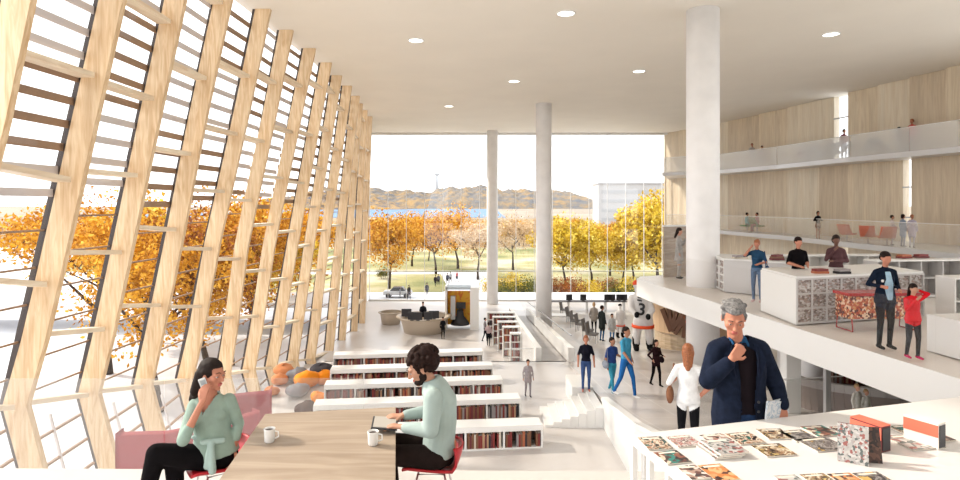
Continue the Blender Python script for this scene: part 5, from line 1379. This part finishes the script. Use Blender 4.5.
# upper deck
person('long haired woman in short pale grey dress behind the big column on the deck', PX(679, 20.15, .02), 1.70, 60, (.36, .34, .32), (.36, .34, .32), 'pale', 'dark', 'long', aL='chin', aR='down', fem=True, skirt=.62, coat=.85)
person('blond woman in a navy vest and jeans with blue bag, hand at her face', PX(757, 15.3, .02), 1.58, -40, (.02, .06, .12), (.10, .16, .26), 'rosy', 'auburn', 'bun', aL='front', aR='face', fem=True, sleeve=False, shoe=(.6, .4, .4), extra=bag(1, fab('navy_bag', (.03, .07, .16)), .92))
person('person in a black tee reading behind the packed display counter', PX(798, 13.95, .02), 1.72, 0, (.012, .01, .012), (.03, .03, .04), 'rosy', 'brown', 'short', aL='front', aR='front', sleeve=False)
person('dark haired woman in brown cardigan with hand on chin behind the packed counter', PX(836, 14.3, .02), 1.75, -20, (.10, .05, .055), (.03, .035, .08), 'brown', 'dark', 'mid', aL='crossed', aR='chin', fem=True, coat=.86)
def navy_extra(P):
    Fig().loft([((.005, -.085, .90), .075, .055), ((.005, -.085, 1.2), .080, .058), ((0, -.060, 1.41), .05, .05)]).build('shirt_front', fab('light_blue_shirt', (.34, .50, .62)), P, .012, 2)
    MB().lathe((0, 0, 0), [(.025, 0), (.025, .006)], 16).build('badge', WHITE2, P, loc=(-.13, -.125, 1.25)).rotation_euler.x = math.pi/2
person('man in a navy jacket over a light blue shirt standing beside the girl in red', PX(885, 10.35, .02), 1.66, 0, (.018, .03, .06), (.02, .018, .022), 'rosy', 'dark', 'short', aL='front', aR='bent', coat=.84, extra=navy_extra)
person('girl in a bright red jumper raising one hand to her hair', PX(913, 9.68, .02), 1.20, 0, (.62, .015, .025), (.045, .05, .06), 'pale', 'dark', 'long', aL='up', aR='chin', fem=False, shoe=(.5, .02, .10), stride=.06, coat=.90)
# lower balcony
person('slim woman in a black top and patterned shorts leaning at the lower balcony railing', PX(818, 30.6, .76), 1.42, 10, (.015, .012, .015), (.20, .12, .08), 'tan', 'dark', 'mid', fem=True, bare=True, skirt=.78, aL='bent', aR='bent')
person('person in a teal top sitting at the left of the balcony pair', PX(747, 38.0, .80), 1.6, 90, (.05, .30, .33), (.05, .12, .16), 'tan', 'brown', 'short', sit=True)
person('person in a pink top sitting at the right of the balcony pair', PX(757, 37.6, .80), 1.6, -90, (.60, .25, .28), (.30, .12, .15), 'rosy', 'brown', 'short', sit=True)
person('person in a pale pink coat leaning forward on the lower balcony', PX(892, 25.8, .76), 1.30, 60, (.55, .45, .43), (.50, .42, .42), 'tan', 'brown', 'short', aL='fwd', aR='fwd', coat=.7)
person('person in a blue grey coat on the lower balcony beside the tall window', PX(903, 24.9, .76), 1.35, 90, (.25, .30, .38), (.28, .30, .36), 'tan', 'brown', 'mid', coat=.6)
person('person in a pale lilac coat rightmost on the lower balcony', PX(912, 24.3, .76), 1.35, 120, (.42, .38, .46), (.45, .42, .46), 'tan', 'auburn', 'short', coat=.6)
# top balcony
person('auburn haired person standing at the left of the top balcony railing', PX(752, 38.8, 4.86), 1.62, 0, (.45, .42, .40), (.40, .38, .38), 'rosy', 'auburn', 'short')
person('dark haired person sitting low beside the auburn one on the top balcony', PX(762, 38.6, 4.86), 1.45, 0, (.35, .20, .18), (.3, .3, .3), 'tan', 'brown', 'short')
person('person in a coral top sitting at the end of the armchairs on the top balcony', PX(800, 35.4, 4.86), 1.6, 60, (.60, .20, .17), (.4, .3, .3), 'tan', 'brown', 'short', sit=True)
person('person in a dark red top in front of the tall window on the top balcony', PX(844, 32.6, 4.86), 1.75, 0, (.20, .06, .08), (.3, .35, .45), 'tan', 'dark', 'short', aL='front')
person('person in a grey top leaning on the top balcony railing', PX(899, 28.6, 4.86), 1.35, 70, (.10, .12, .16), (.2, .24, .32), 'brown', 'dark', 'short', aL='fwd')
person('auburn haired person in coral at the right of the top balcony', PX(912, 27.8, 4.86), 1.62, -70, (.55, .12, .10), (.5, .25, .25), 'rosy', 'auburn', 'short', aR='fwd')
person('dark haired person sitting in an armchair in the middle of the top balcony', PX(829, 32.6, 4.90), 1.5, 0, (.4, .42, .42), (.3, .32, .32), 'tan', 'dark', 'short', sit=True)
for k, (px, lab) in enumerate(((857, 'left one of two small pale children under the deck'), (866, 'right one of two small pale children under the deck'))):
    person(lab, PX(px, 11.9, zc(11.9)), .92-.1*k, 20, (.62, .60, .55), (.55, .54, .50), 'pale', 'blond', 'short', coat=.55)

# ---------------------------------------------------------------- big sports figure
ORG = mat('bright_orange', (.80, .08, .015), .5); JW = fab('jersey_white', (.74, .72, .71), .03); BB = fab('boot_black', (.02, .02, .02))
sx, sd = 643, 25.6
P = thing('player_statue', 'large white sports figure in a number three jersey with orange stripes and black boots', 'statue', PX(sx, sd, zc(sd)), math.radians(-6)); k = 3.0/1.9
P.scale = (k, k, k)
f = Fig()
for s in (-1, 1): f.cap((s*.13, 0, .80), (s*.17, -.02, .42), .14, .11, 0); f.cap((s*.17, -.02, .42), (s*.18, 0, .16), .115, .085, 0)
f.loft([((0, 0, .66), .26, .20), ((0, 0, .90), .24, .19), ((-.04, 0, 1.2), .24, .19), ((-.10, 0, 1.45), .24, .16), ((-.13, 0, 1.56), .10, .09)], 0)
f.cap((-.13, 0, 1.5), (-.16, -.02, 1.66), .075, .075, 0); f.ell((-.17, -.03, 1.76), (.10, .12, .12), 0)
f.cap((-.30, 0, 1.40), (-.34, -.12, 1.12), .10, .085, 0); f.cap((-.34, -.12, 1.12), (-.22, -.26, 1.0), .085, .06, 0)
f.cap((.10, 0, 1.42), (.22, -.10, 1.10), .10, .085, 0); f.cap((.22, -.10, 1.10), (.10, -.24, .95), .085, .06, 0)
f.build('body', JW, P, .02, 3)
MB().lathe((0, 0, 0), [(.285, .62), (.300, .62), (.295, .70), (.275, .70)], 32, cap0=False, cap1=False).build('orange_hem', ORG, P)
Fig().ell((-.17, -.02, 1.80), (.115, .13, .10)).build('helmet', ORG, P, .02, 2)
for s in (-1, 1): Fig().cap((s*.18, .02, .16), (s*.18, 0, .34), .10, .11).cap((s*.18, .0, .08), (s*.20, -.22, .07), .085, .07).build('boot', BB, P, .02, 2)
Fig().ell((.09, -.27, .95), (.07, .08, .09)).build('glove', BB, P, .02, 2); Fig().ell((-.21, -.29, 1.0), (.07, .08, .09)).build('glove', BB, P, .02, 2)
def number3(parent, loc, size, rzz, ry=0):
    c = bpy.data.curves.new('n', 'FONT'); c.body = '3'; c.size = size; c.extrude = .012; c.align_x = 'CENTER'; c.align_y = 'CENTER'; c.offset = size*.02
    o = bpy.data.objects.new('n', c); COL.objects.link(o)
    me = bpy.data.meshes.new_from_object(o.evaluated_get(bpy.context.evaluated_depsgraph_get())); bpy.data.objects.remove(o)
    q = bpy.data.objects.new('jersey_number', me); me.materials.clear(); me.materials.append(BLACK); COL.objects.link(q)
    q.parent = parent; q.location = loc; q.rotation_euler = (math.pi/2, ry, rzz)
number3(P, (-.075, -.215, 1.12), .44, -.05, .12)
for z, w in ((1.45, .10), (1.37, .12)): MB().box((-.12, -.185, z), (w, .05, .035), M=rot(y=10)).build('jersey_letter', BLACK, P)
# smaller matching figure
sd2 = 30.0
P = thing('child_statue', 'small white sports figure with an orange hem beside the large one', 'statue', PX(620, sd2, zc(sd2)), math.radians(15)); P.scale = (.95, .95, .95)
f = Fig()
for s in (-1, 1): f.cap((s*.11, 0, .80), (s*.13, 0, .42), .11, .09); f.cap((s*.13, 0, .42), (s*.14, 0, .14), .09, .07)
f.loft([((0, 0, .66), .24, .19), ((0, 0, .95), .22, .17), ((0, 0, 1.35), .22, .15), ((0, 0, 1.48), .09, .08)]); f.cap((0, 0, 1.45), (0, 0, 1.6), .06, .06); f.ell((0, -.02, 1.66), (.09, .10, .11))
f.cap((-.2, 0, 1.32), (-.30, -.08, 1.0), .08, .06); f.cap((.2, 0, 1.32), (.30, -.08, 1.0), .08, .06)
f.build('body', JW, P, .025, 3)
MB().lathe((0, 0, 0), [(.262, .62), (.275, .62), (.27, .69), (.255, .69)], 32, cap0=False, cap1=False).build('orange_hem', ORG, P)
for s in (-1, 1): Fig().cap((s*.14, .02, .12), (s*.14, 0, .26), .08, .09).cap((s*.14, .0, .07), (s*.15, -.16, .06), .07, .055).build('boot', BB, P, .025, 2)
Fig().ell((0, .0, 1.70), (.10, .115, .09)).build('cap', BB, P, .025, 2)
o = STUFF.build('packed_books', STUFFM); tag(o, 'rows of books packed in the farther shelves and bookcases', 'books', kind='stuff')
# ================================================================ camera, light
cam = bpy.data.cameras.new('camera'); co = bpy.data.objects.new('camera', cam); COL.objects.link(co)
cam.sensor_width = 36; cam.lens = 22.5; cam.shift_y = -35/960; cam.clip_end = 9000; cam.clip_start = .05
co.location = (0, 0, CH); co.rotation_euler = (math.pi/2, 0, 0); SC.camera = co
wd = bpy.data.worlds.new('World'); SC.world = wd; wd.use_nodes = True
nt = wd.node_tree; bg = nt.nodes['Background']
bg.inputs['Color'].default_value = (.96, .98, 1.0, 1); bg.inputs['Strength'].default_value = 1.35
sun = bpy.data.lights.new('sun', 'SUN'); so = bpy.data.objects.new('sun', sun); COL.objects.link(so)
sun.energy = 2.6; sun.angle = math.radians(2.5); sun.color = (1, .90, .76)
dv = Vector((.86, -.30, -.62)); so.rotation_euler = dv.to_track_quat('-Z', 'Y').to_euler()
vs = SC.view_settings; vs.view_transform = 'Standard'; vs.look = 'None'; vs.exposure = 0.92; vs.gamma = 1; vs.use_curve_mapping = False
SC.cycles.max_bounces = 8; SC.cycles.diffuse_bounces = 5; SC.cycles.transparent_max_bounces = 24
SC.cycles.use_denoising = True
